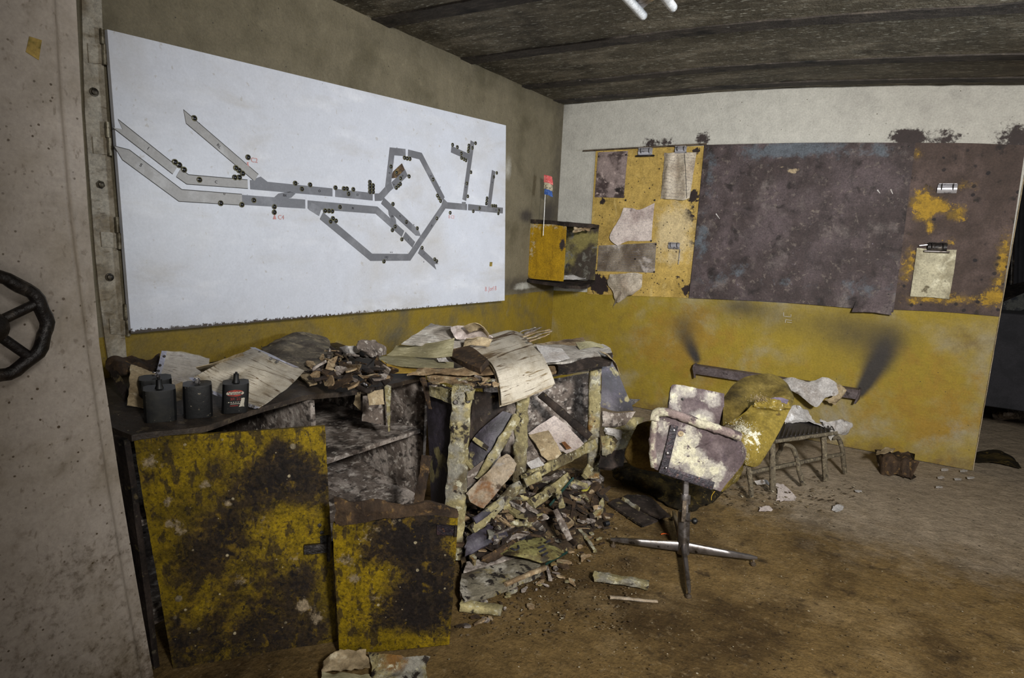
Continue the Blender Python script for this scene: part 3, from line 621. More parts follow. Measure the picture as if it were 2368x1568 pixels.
patch('far_side_panel', [[V((.005, -.006, 1.505)), V((.2, -.006, 1.505)), V((.41, -.006, 1.51))], [V((.005, -.006, 1.05)), V((.2, -.006, 1.05)), V((.405, -.006, 1.05))]], m_cream, wc_, .018, 8, 10, .002, up=(0, -1, 0)) if False else None
fsp = patch('far_side_panel', [[V((.005, -.026, 1.50)), V((.2, -.026, 1.50)), V((.405, -.026, 1.505))], [V((.005, -.026, 1.05)), V((.2, -.026, 1.05)), V((.40, -.026, 1.05))]], M('far_side_mould', '3c342c', [('n', '7d7343', 5, .45, .66), ('n', '6d6a60', 16, .52, .66), ('n', '1d1817', 6, .56, .68)], .8, (40, .5)), wc_, .018, 8, 10, .003)
patch('back_board', [[V((.012, -.45, 1.5)), V((.012, -.03, 1.5))], [V((.012, -.45, 1.05)), V((.012, -.03, 1.05))]], m_darkwood, wc_, .008, 8, 8, .001, up=(1, 0, 0))
pc = patch('peeling_veneer', [[V((.36, -.40, 1.488)), V((.40, -.25, 1.49)), V((.40, -.1, 1.49))], [V((.34, -.39, 1.44)), V((.37, -.26, 1.455)), V((.37, -.12, 1.47))]], m_tan, wc_, .003, 8, 4, .02, 22, .012)
o = patch('folded_paper', [[V((.10, -.33, 1.055)), V((.22, -.15, 1.058)), V((.30, -.09, 1.06))], [V((.17, -.36, 1.056)), V((.27, -.22, 1.095)), V((.34, -.12, 1.062))], [V((.25, -.38, 1.056)), V((.32, -.26, 1.06)), V((.375, -.14, 1.066))]], m_paperw, None, .002, 5, 5, .006, 14); tag(o, 'crumpled white paper lying inside the corner wall shelf', 'paper')
fp = at(1258, 503, dep := (V((.31, -.42, 1.53))-CAM).dot(CF))
flg = thing('small_flag', 'small red, cream and blue flag on a white stick above the corner shelf', 'flag', fp)
tube('pole', [at(1256, 545, dep), at(1263, 406, dep)], .0035, m_pole, flg, 8, 1)
def fb(name, y0, y1, mat, rg=0):
    patch(name, [[at(1258+(y0-404)*.02, y0, dep-.005), at(1268, y0+2, dep-.02), at(1277, y0+5, dep)], [at(1257+(y1-404)*.02, y1, dep-.005), at(1268, y1+3, dep-.015), at(1279, y1+7, dep-.01)]], mat, flg, .0012, 4, 4, .004, 40, rg)
fb('flag_cloth', 404, 421, m_fred); fb('flag_cloth', 421, 436, m_fwh); fb('flag_cloth', 436, 449, m_fbl, .003)

# ================================================================ PIN BOARDS ON THE BACK WALL
def quad(px, Y): return [[B(*px[0], Y), B((px[0][0]+px[1][0])/2, (px[0][1]+px[1][1])/2, Y), B(*px[1], Y)], [B(*px[3], Y), B((px[3][0]+px[2][0])/2, (px[3][1]+px[2][1])/2, Y), B(*px[2], Y)]]
PB = thing('yellow_pin_board', 'mouldy yellow pin board left of the big dark board', 'board', B(1480, 680))
pn = patch('panel', quad([(1378, 347), (1630, 337), (1592, 689), (1358, 680)], -.008), m_pinb, PB, .007, 22, 40, .0008)
pm = [(1428, 362, .05, .9), (1395, 465, .035, .9), (1365, 480, .02, 1.1), (1362, 550, .02, .9), (1560, 345, .12, .35), (1612, 350, .03, 1.), (1604, 455, .05, 1.1), (1590, 500, .07, 1.0), (1600, 560, .04, .8), (1390, 660, .075, 1.4), (1372, 645, .05, 1.3), (1590, 670, .06, .8), (1450, 687, .2, .25), (1570, 645, .05, .5)]
pmq = [(B(x, y), r, k) for x, y, r, k in pm]
attr(pn, 'mold', lambda p: sum(k*math.exp(-(((p.x-q.x)/r)**2+((p.z-q.z)/r)**2)) for q, r, k in pmq))
attr(pn, 'pale', lambda p: ell(p, B(1560, 540).x, B(1560, 540).z, .22, .3)*.9)
rl = beam('wooden_rail', B(1349, 349, -.018), B(1634, 333, -.018), .014, .012, m_brownsteel); tag(rl, 'thin wooden rail along the top of the yellow pin board', 'rail')
def sheet(px, label, mat, Y=-.012, amp=.004, rag=0., sd=0, nm='pinned_paper', cat='paper', th=.001, rows=None, grp=None, n=7):
    g = rows if rows else quad(px, Y)
    o = patch(nm, g, mat, None, th, n, n*2 if not rows else n, amp, 14, rag, sd); return tag(o, label, cat, grp)
sheet([(1383, 352), (1452, 349), (1442, 458), (1375, 456)], 'mouldy purple-grey sheet pinned at the top left of the yellow board', m_papermold, -.012, .002)
def BR(rows, Y): return [[B(q[0], q[1], Y-(q[2] if len(q) > 2 else 0)) for q in r] for r in rows]
sheet(None, 'crumpled cream document hanging from the clip on the yellow board', m_papertext, rows=BR([[(1537, 353, 0), (1548, 354, .02), (1565, 352, .01), (1585, 352, .02), (1611, 352, 0)], [(1534, 400, .004), (1545, 398, .035), (1565, 405, .012), (1585, 400, .035), (1603, 405, .01)], [(1528, 459, 0), (1540, 460, .03), (1560, 461, .01), (1580, 463, .03), (1595, 458, .004)]], -.012), amp=.008, n=8)
tube('paper_tie', [B(1583, 354, -.05), B(1586, 400, -.055), B(1588, 458, -.05)], .0015, m_black, None, 6, 3); tag(bpy.data.objects['paper_tie'], 'dark cord running down the crumpled document on the yellow board', 'cord')
sheet(None, 'torn pale sheet with a folded lower left corner on the yellow board', m_paperp, rows=BR([[(1442, 480, .0), (1462, 481, .004), (1480, 484, .004), (1514, 469, 0)], [(1432, 505, .01), (1460, 506, .004), (1485, 503, .004), (1511, 500, .002)], [(1409, 548, .02), (1445, 540, .008), (1480, 540, .003), (1508, 535, .0)], [(1427, 569, .02), (1452, 558, .006), (1480, 558, 0), (1507, 557, 0)]], -.013), amp=.003, rag=.002, n=6)
sheet([(1384, 568), (1518, 561), (1514, 631), (1380, 627)], 'long stained paper with faint tables near the bottom of the yellow board', m_papergrey, -.012, .003, .001)
sheet(None, 'torn printed map sheet hanging crumpled below the long stained paper', m_papertext, rows=BR([[(1412, 634, .01), (1440, 632, .03), (1465, 630, .02), (1487, 634, .01)], [(1403, 655, .02), (1435, 655, .05), (1462, 655, .04), (1486, 650, .02)], [(1420, 680, .02), (1438, 678, .05), (1455, 675, .05), (1480, 668, .02)], [(1419, 711, .01), (1425, 700, .03), (1432, 700, .03), (1440, 690, .02)]], -.014), amp=.012, rag=.004, n=6)
pin = None
for k, (x, y) in enumerate([(1385, 362), (1448, 358), (1447, 463), (1514, 463), (1506, 557), (1517, 565), (1469, 599), (1380, 626), (1513, 629)]):
    q = B(x, y, -.013)
    if pin is None:
        pin = lathe('pushpin', q, (0, -1, 0), [(.0075, 0), (.008, .002), (.006, .005), (.002, .0065)], m_black, None, 10); q_ = pin.location.copy(); o = pin; qb = q
    else:
        o = pin.copy(); COL.objects.link(o); o.location = q_+(q-qb)
    tag(o, 'black drawing pin '+['at the top left of the mouldy purple-grey sheet', 'at the top right of the mouldy purple-grey sheet', 'above the left of the torn pale sheet', 'above the right corner of the torn pale sheet', 'at the lower right of the torn pale sheet', 'at the top right of the long stained paper', 'in the middle of the long stained paper', 'at the bottom left of the long stained paper', 'at the bottom right of the long stained paper'][k], 'pin', 'black drawing pins in the yellow pin board')
def clip(name, x0, y0, x1, y1, label, jaw=True, Y=-.02, dark=False):
    a, b = B(x0, y0, Y), B(x1, y1, Y); t = thing(name, label, 'clip', (a+b)/2)
    w_, h_ = b.x-a.x, a.z-b.z; m_ = m_black if dark else m_chrome
    prof = [(0, 0), (.006, -.2), (.012, -.5), (.006, -.85), (.0, -1)]
    patch('plate', [[V((a.x+w_*.12, Y-d_, a.z+z_*h_)), V((b.x-w_*.12, Y-d_, a.z+z_*h_))] for d_, z_ in prof], m_, t, .002, 3, 3)
    if jaw: tube('jaw', [V((a.x, Y-.008, b.z)), V((b.x, Y-.008, b.z))], .007, m_black if not dark else m_chromed, t, 8, 1)
    for s in (.28, .72):
        xx = a.x+w_*s; tube('spring_arm', [V((xx, Y-.004, a.z-h_*.7)), V((xx, Y-.024, a.z-h_*.4)), V((xx, Y-.018, a.z+h_*.05))], .0028, m_black, t, 6, 3)
    tube('spring_bar', [V((a.x+w_*.15, Y-.018, a.z+h_*.02)), V((b.x-w_*.15, Y-.018, a.z+h_*.02))], .003, m_, t, 6, 1)
    return t
clip('bulldog_clip', 1472, 344, 1514, 360, 'empty chrome bulldog clip at the top middle of the yellow board')
clip('bulldog_clip', 1558, 340, 1592, 354, 'chrome bulldog clip holding the crumpled document', False, -.03)
t = clip('bulldog_clip', 1543, 561, 1576, 577, 'chrome clip with a hanging metal tail low on the yellow board', False)
beam('tail', B(1573, 576, -.024), B(1569, 611, -.024), .003, .013, m_chrome, t, (0, -1, 0), 4)
# the big dark board
DB = thing('dark_board', 'large sooty dark board covering the middle of the back wall', 'board', B(1840, 700))
dbp = patch('panel', [[B(1629, 335, -.02), B(1870, 330, -.02), B(2117, 330, -.02)], [B(1612, 510, -.02), B(1850, 510, -.02), B(2093, 520, -.02)], [B(1593, 689, -.022), B(1820, 700, -.022), B(2066, 722, -.022)]], m_dark, DB, .014, 30, 26, .001)
def bw(lst): 
    qs = [(B(x, y), rx, rz, k) for x, y, rx, rz, k in lst]
    return lambda p: sum(k*math.exp(-(((p.x-q.x)/rx)**2+((p.z-q.z)/rz)**2)) for q, rx, rz, k in qs)
attr(dbp, 'blue', bw([(1840, 345, .4, .07, .9), (1640, 400, .05, .25, .45), (1625, 560, .06, .2, .6), (1700, 620, .08, .1, .5), (1640, 660, .1, .07, .45), (2000, 670, .3, .08, .45), (1800, 650, .3, .05, .3), (2040, 350, .1, .05, .6)]))
attr(dbp, 'tan', bw([(1808, 385, .035, .02, .7), (1835, 395, .06, .025, .85), (1965, 382, .035, .02, .7), (2000, 440, .05, .07, .35), (1860, 480, .3, .07, .2), (1890, 500, .1, .07, .25)]))
patch('peeled_flap', [[B(1978, 697, -.03), B(2020, 694, -.03), B(2066, 695, -.03)], [B(1968, 722, -.055), B(2015, 723, -.06), B(2062, 729, -.055)]], m_dark, DB, .01, 6, 5, .004, 20, .004)
for n_ in ('blue', 'tan'): attr(bpy.data.objects['peeled_flap'], n_, lambda p: 0.)
for x, y in [(1645, 345), (1660, 365), (1636, 382), (1604, 676), (2055, 680), (2087, 340), (2102, 339)]:
    lathe('nail', B(x, y, -.021), (0, -1, 0), [(.006, 0), (.005, .002), (.001, .003)], m_black, DB, 8)
for x, y, l, a in [(1660, 500, .05, .9), (2032, 443, .03, .9), (2062, 443, .035, 1.1)]:
    q = B(x, y, -.0225); d_ = V((math.cos(a), 0, -math.sin(a)))*l/2; beam('paint_scratch', q-d_, q+d_, .009, .0008, m_paperw, DB, (0, -1, 0), 5, .001, .4)
# right board
RB = thing('brown_yellow_board', 'mouldy brown board with yellow patches at the right end of the wall', 'board', B(2200, 725))
rbp = patch('panel', [[B(2112, 330, -.012), B(2240, 331, -.012), B(2372, 336, -.012)], [B(2090, 520, -.012), B(2215, 525, -.012), B(2343, 530, -.012)], [B(2064, 716, -.012), B(2190, 722, -.012), B(2311, 732, -.012)]], m_rboard, RB, .010, 22, 24, .001)
attr(rbp, 'yel', bw([(2130, 455, .06, .06, .75), (2150, 480, .1, .04, .85), (2170, 470, .05, .05, .6), (2215, 495, .06, .07, .7), (2135, 500, .06, .04, .8), (2150, 530, .03, .05, .75), (2100, 610, .06, .15, .6), (2195, 560, .05, .03, .55), (2320, 600, .05, .18, .75), (2300, 690, .08, .06, .8), (2210, 690, .15, .06, .55), (2120, 690, .15, .04, .5), (2118, 355, .04, .05, .6), (2235, 430, .1, .04, .5)]))
clip('bulldog_clip', 2162, 426, 2219, 447, 'empty bulldog clip high on the brown and yellow board', False, -.02)
cb = thing('clipboard', 'pale parchment pad held under a black clip on the brown board', 'clipboard', B(2155, 690))
patch('sheet', [[B(2120, 573, -.024), B(2170, 577, -.024), B(2213, 577, -.022)], [B(2112, 630, -.024), B(2160, 632, -.03), B(2206, 632, -.024)], [B(2104, 686, -.022), B(2150, 688, -.028), B(2195, 692, -.03)]], m_clipbp, cb, .008, 8, 8, .003, 16, .002)
clip('bulldog_clip', 2140, 561, 2196, 583, 'black bulldog clip on top of the pale parchment pad', True, -.034, True)
beam('clip_lever', B(2126, 568, -.04), B(2145, 566, -.04), .006, .006, m_chrome, None, n=3); tag(bpy.data.objects['clip_lever'], 'short metal rod left of the black clip on the brown board', 'rod')
for pts in [[(1812, 722), (1812, 731)], [(1812, 731), (1829, 733)], [(1829, 733), (1829, 727)], [(1816, 746), (1817, 739)], [(1817, 739), (1831, 741)], [(1820, 745), (1831, 746)]]:
    tube('chalk_mark', [B(*pts[0], -.001), B(*pts[1], -.001)], .0016, m_paperw, wb, 5, 1)

# ================================================================ WALL HEATER
ht = thing('wall_heater', 'low sooty grey wall heater housing on the yellow wall behind the chair', 'heater', (1.9, 0, .38))
ZT = lambda x: .442-.008*(x-1.3)/1.2
prof = [(0, .0), (-.012, .008), (-.055, .002), (-.075, -.022), (-.072, -.062), (-.05, -.066), (-.048, -.05), (-.006, -.05)]
vs = []; xs = [1.335, 1.345, 1.5, 1.7, 1.9, 2.1, 2.3, 2.47, 2.482]
for x in xs: vs += [V((x, y-.004, ZT(x)+z)) for y, z in prof]
fs = [tuple(range(8)), tuple(reversed([(len(xs)-1)*8+i for i in range(8)]))]
for k in range(len(xs)-1):
    for i in range(8): fs.append((k*8+i, k*8+8+i, k*8+8+(i+1) % 8, k*8+(i+1) % 8))
mk('housing', vs, fs, m_heater, ht, 30)
for x in (1.335, 2.482):
    s = 1 if x < 2 else -1
    prism('end_cap', [V((x, -.002, ZT(x)+.012)), V((x, -.06, ZT(x)+.008)), V((x, -.085, ZT(x)-.02)), V((x+s*.02, -.08, ZT(x)-.095)), V((x, -.004, ZT(x)-.07))], V((-s*.012, 0, 0)), m_heater, ht)
sheet(None, 'crumpled grey-white sheet draped over the wall heater', m_paperw, rows=[[B(1795, 880, -.06), B(1830, 873, -.09), B(1870, 882, -.09), B(1905, 872, -.08), B(1935, 885, -.07)], [B(1805, 893, -.12), B(1845, 895, -.14), B(1880, 895, -.14), B(1905, 890, -.13), B(1945, 905, -.10)], [B(1835, 905, -.13), B(1855, 920, -.15), B(1887, 942, -.16), B(1910, 920, -.14), B(1935, 915, -.11)]], amp=.01, rag=.003, n=6, nm='draped_paper')
sheet(None, 'ragged curled paper scrap at the right end of the wall heater', m_papert, rows=[[B(1930, 890, -.07), B(1945, 888, -.10), B(1957, 900, -.08)], [B(1925, 915, -.11), B(1935, 925, -.12), B(1950, 915, -.09)], [B(1905, 925, -.12), B(1920, 935, -.12), B(1932, 938, -.09)]], amp=.016, rag=.006, n=5, nm='paper_scrap')

# ================================================================ COUNTER CABINET (left)
cab = thing('counter_cabinet', 'low open counter cabinet with mouldy grey shelves under the batteries', 'cabinet', (.35, -3.3, 0))
def XP(name, pts, mat, th=.018, up=None, amp=.003, n=6, par=cab, rag=0.): return patch(name, [[V(p) for p in r] for r in pts], mat, par, th, n, n, amp, 8, rag, len(name), up=up)
XP('side_panel', [[(.0, -4.03, .735), (.35, -4.03, .735), (.70, -4.03, .735)], [(.0, -4.03, .0), (.35, -4.03, .0), (.78, -4.02, .0)]], m_darkwood, up=(0, -1, 0))
XP('side_panel', [[(.0, -2.64, .71), (.35, -2.64, .69), (.71, -2.64, .672)], [(.0, -2.64, .0), (.35, -2.64, .0), (.70, -2.64, .0)]], m_moldwood, .02, (0, -1, 0))
XP('divider', [[(.02, -3.35, .73), (.35, -3.35, .73), (.715, -3.35, .715)], [(.02, -3.35, .45), (.35, -3.35, .45), (.71, -3.33, .45)]], m_moldwood, .022, (0, -1, 0))
XP('back_board', [[(.012, -4.0, .72), (.012, -3.3, .72), (.012, -2.65, .70)], [(.012, -4.0, .02), (.012, -3.3, .02), (.012, -2.65, .02)]], m_moldwood, .006, (1, 0, 0))
XP('shelf', [[(.02, -4.0, .46), (.02, -3.3, .455), (.02, -2.66, .45)], [(.68, -4.0, .455), (.70, -3.24, .445), (.70, -2.66, .43)]], m_moldwood, .02, (0, 0, 1))
XP('bottom_board', [[(.02, -4.0, .24), (.02, -3.3, .24), (.02, -2.66, .24)], [(.68, -4.0, .10), (.70, -3.24, .09), (.69, -2.66, .085)]], m_moldwood, .02, (0, 0, 1))
fr = [(304, 1006, .752), (390, 996, .752), (475, 985, .75), (574, 952, .75), (707, 915, .745), (800, 906, .715), (893, 891, .70), (984, 869, .70)]
bk = [-4.06, -3.95, -3.85, -3.7, -3.35, -3.1, -2.85, -2.56]
g0 = [V((.008, y, .765)) for y in bk]; g2 = [F(x, y, z) for x, y, z in fr]
g1 = [a.lerp(b, .55)+V((0, 0, .006)) for a, b in zip(g0, g2)]
wt = patch('worktop', [g0, g1, g2], m_topwood, None, .020, 6, 10, .004, 9, .003, 3, up=(0, 0, 1)); tag(wt, 'warped filthy wooden worktop carrying the batteries and papers', 'worktop')
# detached doors leaning on the cabinet
def plane3(a, b, c_):
    n = (b-a).cross(c_-a).normalized()
    if n.dot(CAM-a) < 0: n = -n
    return lambda x, y, off=0.: CAM+ray(x, y)*((a+n*off-CAM).dot(n)/ray(x, y).dot(n)), n
D1, N1 = plane3(V((.706, -4.005, .74)), V((1.051, -3.576, .74)), V((.82, -3.984, 0)))
d1 = thing('cabinet_door', 'big leaning cabinet door with mould-blackened yellow paint and a broken latch', 'door', V((.99, -3.83, 0)))
d1p = patch('panel', [[D1(308, 1012), D1(530, 1000), D1(752, 985)], [D1(335, 1180), D1(560, 1175), D1(762, 1165)], [D1(400, 1546), D1(590, 1530), D1(781, 1509)]], m_cabyel, d1, .02, 24, 26, .0015, 6, .0012)
def pxw(D, lst):
    qs = [(D(x, y), r, k*.85) for x, y, r, k in lst]
    return lambda p: sum(k*math.exp(-((p-q).length/r)**2) for q, r, k in qs)
attr(d1p, 'dk', pxw(D1, [(600, 1120, .10, .9), (680, 1080, .09, .8), (740, 1130, .08, .8), (520, 1220, .09, .7), (460, 1300, .12, .75), (640, 1320, .12, .55), (720, 1480, .12, .8), (600, 1450, .10, .5), (420, 1480, .1, .6), (340, 1110, .04, .6), (650, 1040, .06, .4), (700, 1350, .06, .8), (520, 1540, .2, .6), (500, 1080, .05, .5)]))
attr(d1p, 'pale', pxw(D1, [(350, 1070, .035, .95), (388, 1160, .02, .9), (395, 1210, .03, .8), (475, 1120, .022, .9), (527, 1162, .015, 1.), (600, 1210, .05, .5), (560, 1350, .04, .6), (700, 1400, .035, .9), (730, 1430, .03, .9), (420, 1230, .02, .7), (660, 1110, .03, .5), (680, 1300, .05, .5), (480, 1400, .03, .5)]))
lp_ = patch('latch', [[D1(703, 1262, .012), D1(758, 1257, .014)], [D1(703, 1283, .012), D1(758, 1278, .014)]], m_black, d1, .012, 4, 3, .001, 30)
beam('latch_bar', D1(760, 1240, .014), D1(760, 1297, .014), .010, .012, m_black, d1, -CF, 5, .001)
patch('latch_plate', [[D1(740, 1240, .003), D1(757, 1238, .003)], [D1(741, 1258, .003), D1(757, 1257, .003)]], m_black, d1, .003, 2, 2)
for x, y in [(739, 1215), (744, 1232)]: lathe('screw_hole', D1(x, y, .0005), N1, [(.007, 0), (.006, .001), (.001, .0015)], m_black, d1, 8)
D2, N2 = plane3(V((1.19, -3.652, 0)), V((1.474, -3.41, 0)), V((1.21, -3.68, .5)))
d2 = thing('cabinet_door', 'smaller yellow cabinet door with a rotted brown upper edge by the debris', 'door', V((1.33, -3.53, 0)))
d2p = patch('panel', [[D2(768, 1212), D2(860, 1205), D2(960, 1190), D2(1060, 1192)], [D2(773, 1330), D2(865, 1325), D2(962, 1315), D2(1054, 1300)], [D2(784, 1510), D2(870, 1508), D2(960, 1500), D2(1040, 1492)]], m_cabyel, d2, .018, 14, 20, .0015, 6, .002)
attr(d2p, 'dk', pxw(D2, [(900, 1230, .09, .8), (960, 1260, .09, .9), (1010, 1330, .1, 1.0), (940, 1400, .09, .9), (850, 1290, .05, .6), (1000, 1420, .1, 1.), (860, 1440, .08, .5), (1020, 1480, .03, .1), (980, 1200, .1, .8)]))
attr(d2p, 'pale', pxw(D2, [(800, 1290, .04, .7), (815, 1340, .03, .8), (850, 1240, .04, .6), (900, 1210, .03, .6), (870, 1380, .05, .5), (810, 1450, .03, .4)]))
patch('rotted_edge', [[D2(768, 1150, -.004), D2(810, 1160, -.01), D2(870, 1150, -.02), D2(905, 1160, -.01), D2(950, 1168, -.004), D2(1000, 1160, 0), D2(1060, 1182, 0)], [D2(768, 1180, -.002), D2(810, 1190, 0), D2(860, 1180, 0), D2(905, 1180, 0), D2(950, 1185, 0), D2(1000, 1182, 0), D2(1062, 1190, 0)], [D2(769, 1218, .002), D2(810, 1214, .002), D2(860, 1206, .002), D2(905, 1202, .002), D2(950, 1196, .002), D2(1000, 1192, .002), D2(1061, 1198, .002)]], m_rot, d2, .014, 4, 6, .007, 25, .008)
patch('latch_plate', [[D2(1010, 1214, .004), D2(1058, 1216, .004)], [D2(1010, 1237, .004), D2(1056, 1239, .004)]], m_rustiron, d2, .006, 4, 3, .001, 30)
beam('latch_bar', D2(1055, 1216, .008), D2(1053, 1240, .008), .008, .008, m_black, d2, -CF, 3)

def fluff(name, spots, par, mat, sd=1):
    rg = random.Random(sd); vs = []; fs = []
    for (x, y, d_, rx, ry, n, r0) in spots:
        for _ in range(int(n*2.6)):
            q = at(rg.gauss(x, rx), rg.gauss(y, ry), d_+rg.uniform(-.012, .012)); r = r0*rg.choice((.3, .4, .5, .6, .8))*.5; b = len(vs)
            ph = rg.uniform(0, 6)
            vs.append(q+V((0, 0, r)))
            for k in range(5): vs.append(q+V((math.cos(ph+k*1.257)*r*rg.uniform(.7, 1.2), math.sin(ph+k*1.257)*r*rg.uniform(.7, 1.2), rg.uniform(-.3, .3)*r)))
            vs.append(q-V((0, 0, r)))
            for k in range(5): fs.append((b, b+1+k, b+1+(k+1) % 5)); fs.append((b+6, b+1+(k+1) % 5, b+1+k))
    return mk(name, vs, fs, mat, par, 80)
# ================================================================ ROTTEN DESK
desk = thing('rotten_desk', 'collapsing desk frame coated in cream mould behind the fallen papers', 'desk', (1.2, -2.4, 0))
def vb(name, x0, y0, d0, x1, y1, d1_, wpx, th, mat, par=None, jit=.006, n=14, taper=1., sd=0, bow=0.):
    return beam(name, at(x0, y0, d0), at(x1, y1, d1_), wpx*(d0+d1_)/2/FPX, th, mat, par, -CF, n, jit, taper, sd, bow)
def ap(name, rows, mat, par=None, th=.008, n=6, amp=.004, fr=12, rag=.003, rip=0., puff=0., sd=0, up=None):
    return patch(name, [[at(*q) for q in r] for r in rows], mat, par, th, n, n, amp, fr, rag, sd+len(name), rip=rip, puff=puff, up=up)
vb('leg', 1070, 893, 2.62, 1046, 1290, 2.64, 46, .05, m_cream, desk, .008, 34, sd=1)
ap('side_board', [[(984, 884, 2.84), (1052, 900, 2.66)], [(1003, 1290, 2.84), (1030, 1290, 2.66)]], m_inky, desk, .02, 14, .004, 8)
ap('rail', [[(990, 890, 2.76), (1050, 902, 2.63)], [(990, 915, 2.76), (1050, 938, 2.63)]], m_cream, desk, .02, 8, .004, 20, .006)
vb('leg', 1207, 915, 3.06, 1199, 1150, 3.02, 30, .05, m_cream, desk, .010, 24, sd=2)
vb('leg', 1376, 842, 3.36, 1371, 1105, 3.36, 27, .05, m_cream, desk, .006, 26, sd=3)
dt = patch('desk_top', [[V((.50, -2.62, .745)), V((.72, -2.2, .755)), V((.82, -1.75, .76)), V((.92, -1.30, .765))], [F(985, 860, .75), F(1085, 860, .755), F(1200, 838, .76), F(1370, 806, .76)], [F(984, 872, .735), F(1092, 884, .735), F(1200, 874, .745), F(1398, 838, .745)]], m_tan, desk, .022, 12, 12, .008, 14, .008, 4, up=(0, 0, 1))
vb('rail', 1090, 893, 2.66, 1385, 848, 3.33, 14, .04, m_darkwood, desk, .006, 22)
ap('back_board', [[(1120, 880, 3.5), (1240, 880, 3.7), (1372, 860, 3.75)], [(1120, 1090, 3.45), (1240, 1060, 3.65), (1366, 1030, 3.7)]], m_moldwood, desk, .015, 12, .01, 8)
vb('rail', 1375, 1026, 3.30, 1212, 1108, 2.95, 22, .035, m_cream, desk, .006, 20)
ap('mould_knob', [[(1075, 905, 2.58), (1100, 900, 2.58)], [(1078, 930, 2.57), (1097, 925, 2.58)]], m_cream, desk, .02, 5, .008, 30, .006, puff=.01)
vb('splinter_strip', 977, 873, 2.76, 996, 946, 2.72, 13, .01, m_rot, desk, .006, 10, .6)
for x, y in [(1054, 930), (1083, 927)]: lathe('knot_hole', at(x, y, 2.585), at(x, y, 2.5)-at(x, y, 2.585), [(.010, 0), (.009, .004), (.004, .003)], m_black, desk, 10)
def scrap(name, label, cat, rows, mat, **k):
    o = ap(name, rows, mat, None, **k); return tag(o, label, cat)
def stick(name, label, cat, *a, **k):
    o = vb(name, *a, **k); return tag(o, label, cat)
scrap('fallen_board', 'dark brown board hanging torn under the desk top beside the thick post', 'board', [[(1096, 903, 2.80), (1125, 906, 2.85), (1160, 905, 2.9)], [(1088, 965, 2.80), (1125, 960, 2.85), (1176, 935, 2.9)], [(1080, 1030, 2.80), (1095, 1012, 2.80), (1120, 985, 2.82)]], m_darkwood, th=.015, rag=.004)
scrap('fallen_drawer_panel', 'black and purple drawer panel lying diagonally behind the middle post', 'panel', [[(1163, 950, 2.80), (1180, 955, 2.80), (1197, 962, 2.80)], [(1100, 1005, 2.78), (1130, 1018, 2.76), (1158, 1032, 2.76)], [(1072, 1062, 2.78), (1088, 1078, 2.75), (1108, 1098, 2.74)]], m_inky, th=.02, rag=.002)
stick('broken_batten', 'cream mould-covered batten edging the diagonal black drawer panel', 'batten', 1196, 962, 2.77, 1108, 1108, 2.70, 21, .03, m_cream, jit=.006, n=18)
stick('broken_batten', 'short cream stick lying across the black drawer panel', 'batten', 1095, 1014, 2.75, 1128, 1038, 2.74, 10, .012, m_cream, jit=.003, n=8)
scrap('swollen_board', 'swollen pinkish-tan fibreboard piece lying diagonally under the drawer panel', 'board', [[(1158, 1054, 2.66), (1176, 1048, 2.66), (1197, 1070, 2.68)], [(1140, 1075, 2.64), (1165, 1085, 2.64), (1184, 1100, 2.66)], [(1108, 1108, 2.61), (1130, 1125, 2.60), (1150, 1140, 2.62)], [(1075, 1143, 2.58), (1092, 1165, 2.57), (1118, 1178, 2.58)]], m_pinkish, th=.03, rag=.005, amp=.006)
scrap('rotten_board', 'grey rotten board half hidden behind the swollen pinkish piece', 'board', [[(1072, 1098, 2.70), (1120, 1062, 2.74), (1158, 1040, 2.78)], [(1072, 1150, 2.68), (1110, 1130, 2.70), (1160, 1110, 2.74)]], m_moldwood, th=.015)
scrap('paper_sheet', 'purple-grey stained drawing sheet inside the desk opening', 'paper', [[(1220, 1002, 3.25), (1250, 980, 3.3), (1282, 960, 3.34)], [(1265, 1025, 3.2), (1295, 1005, 3.25), (1318, 990, 3.3)], [(1310, 1050, 3.12), (1332, 1040, 3.16), (1352, 1027, 3.2)]], m_paperp, th=.002)
scrap('cardboard_folder', 'tan cardboard folder with a curled edge inside the desk opening', 'folder', [[(1222, 1006, 3.18), (1245, 1000, 3.2), (1268, 993, 3.22)], [(1240, 1030, 3.12), (1265, 1028, 3.14), (1285, 1020, 3.14)], [(1252, 1055, 3.1), (1275, 1068, 3.08), (1300, 1050, 3.1)]], m_papert, th=.006)
scrap('rotten_board', 'mottled brown board under the tan folder in the desk opening', 'board', [[(1215, 1000, 3.2), (1228, 1012, 3.2)], [(1212, 1085, 3.1), (1280, 1070, 3.12)]], m_moldwood, th=.012)
scrap('paper_scrap', 'small white card with dark specks low in the desk opening', 'paper', [[(1216, 1070, 3.04), (1246, 1057, 3.06)], [(1229, 1088, 3.0), (1261, 1075, 3.02)]], m_paperw, th=.002, amp=.001)
scrap('paper_scrap', 'small orange-brown scrap on the purple-grey sheet', 'paper', [[(1297, 1022, 3.15), (1306, 1020, 3.16)], [(1310, 1040, 3.12), (1322, 1037, 3.12)]], M('orange_stain', '75502e', [('n', '5e3a1c', 30, .5, .64)], .8), th=.002)
stick('dark_batten', 'dark mouldy batten sloping down to the right desk post', 'batten', 1250, 912, 3.45, 1366, 1012, 3.34, 18, .03, m_darkwood, jit=.005)
stick('broken_batten', 'stubby cream broken end beside the foot of the middle post', 'batten', 1212, 1116, 2.9, 1248, 1100, 2.95, 20, .03, m_cream, jit=.006, n=8)
stick('broken_batten', 'long cream and black batten sloping to the floor under the desk', 'batten', 1200, 1122, 2.82, 1092, 1226, 2.62, 24, .03, m_cream, jit=.008, n=18)
stick('broken_batten', 'black-stained batten lying left of the long cream one', 'batten', 1170, 1150, 2.76, 1096, 1205, 2.62, 15, .02, m_inky, jit=.006, n=12)
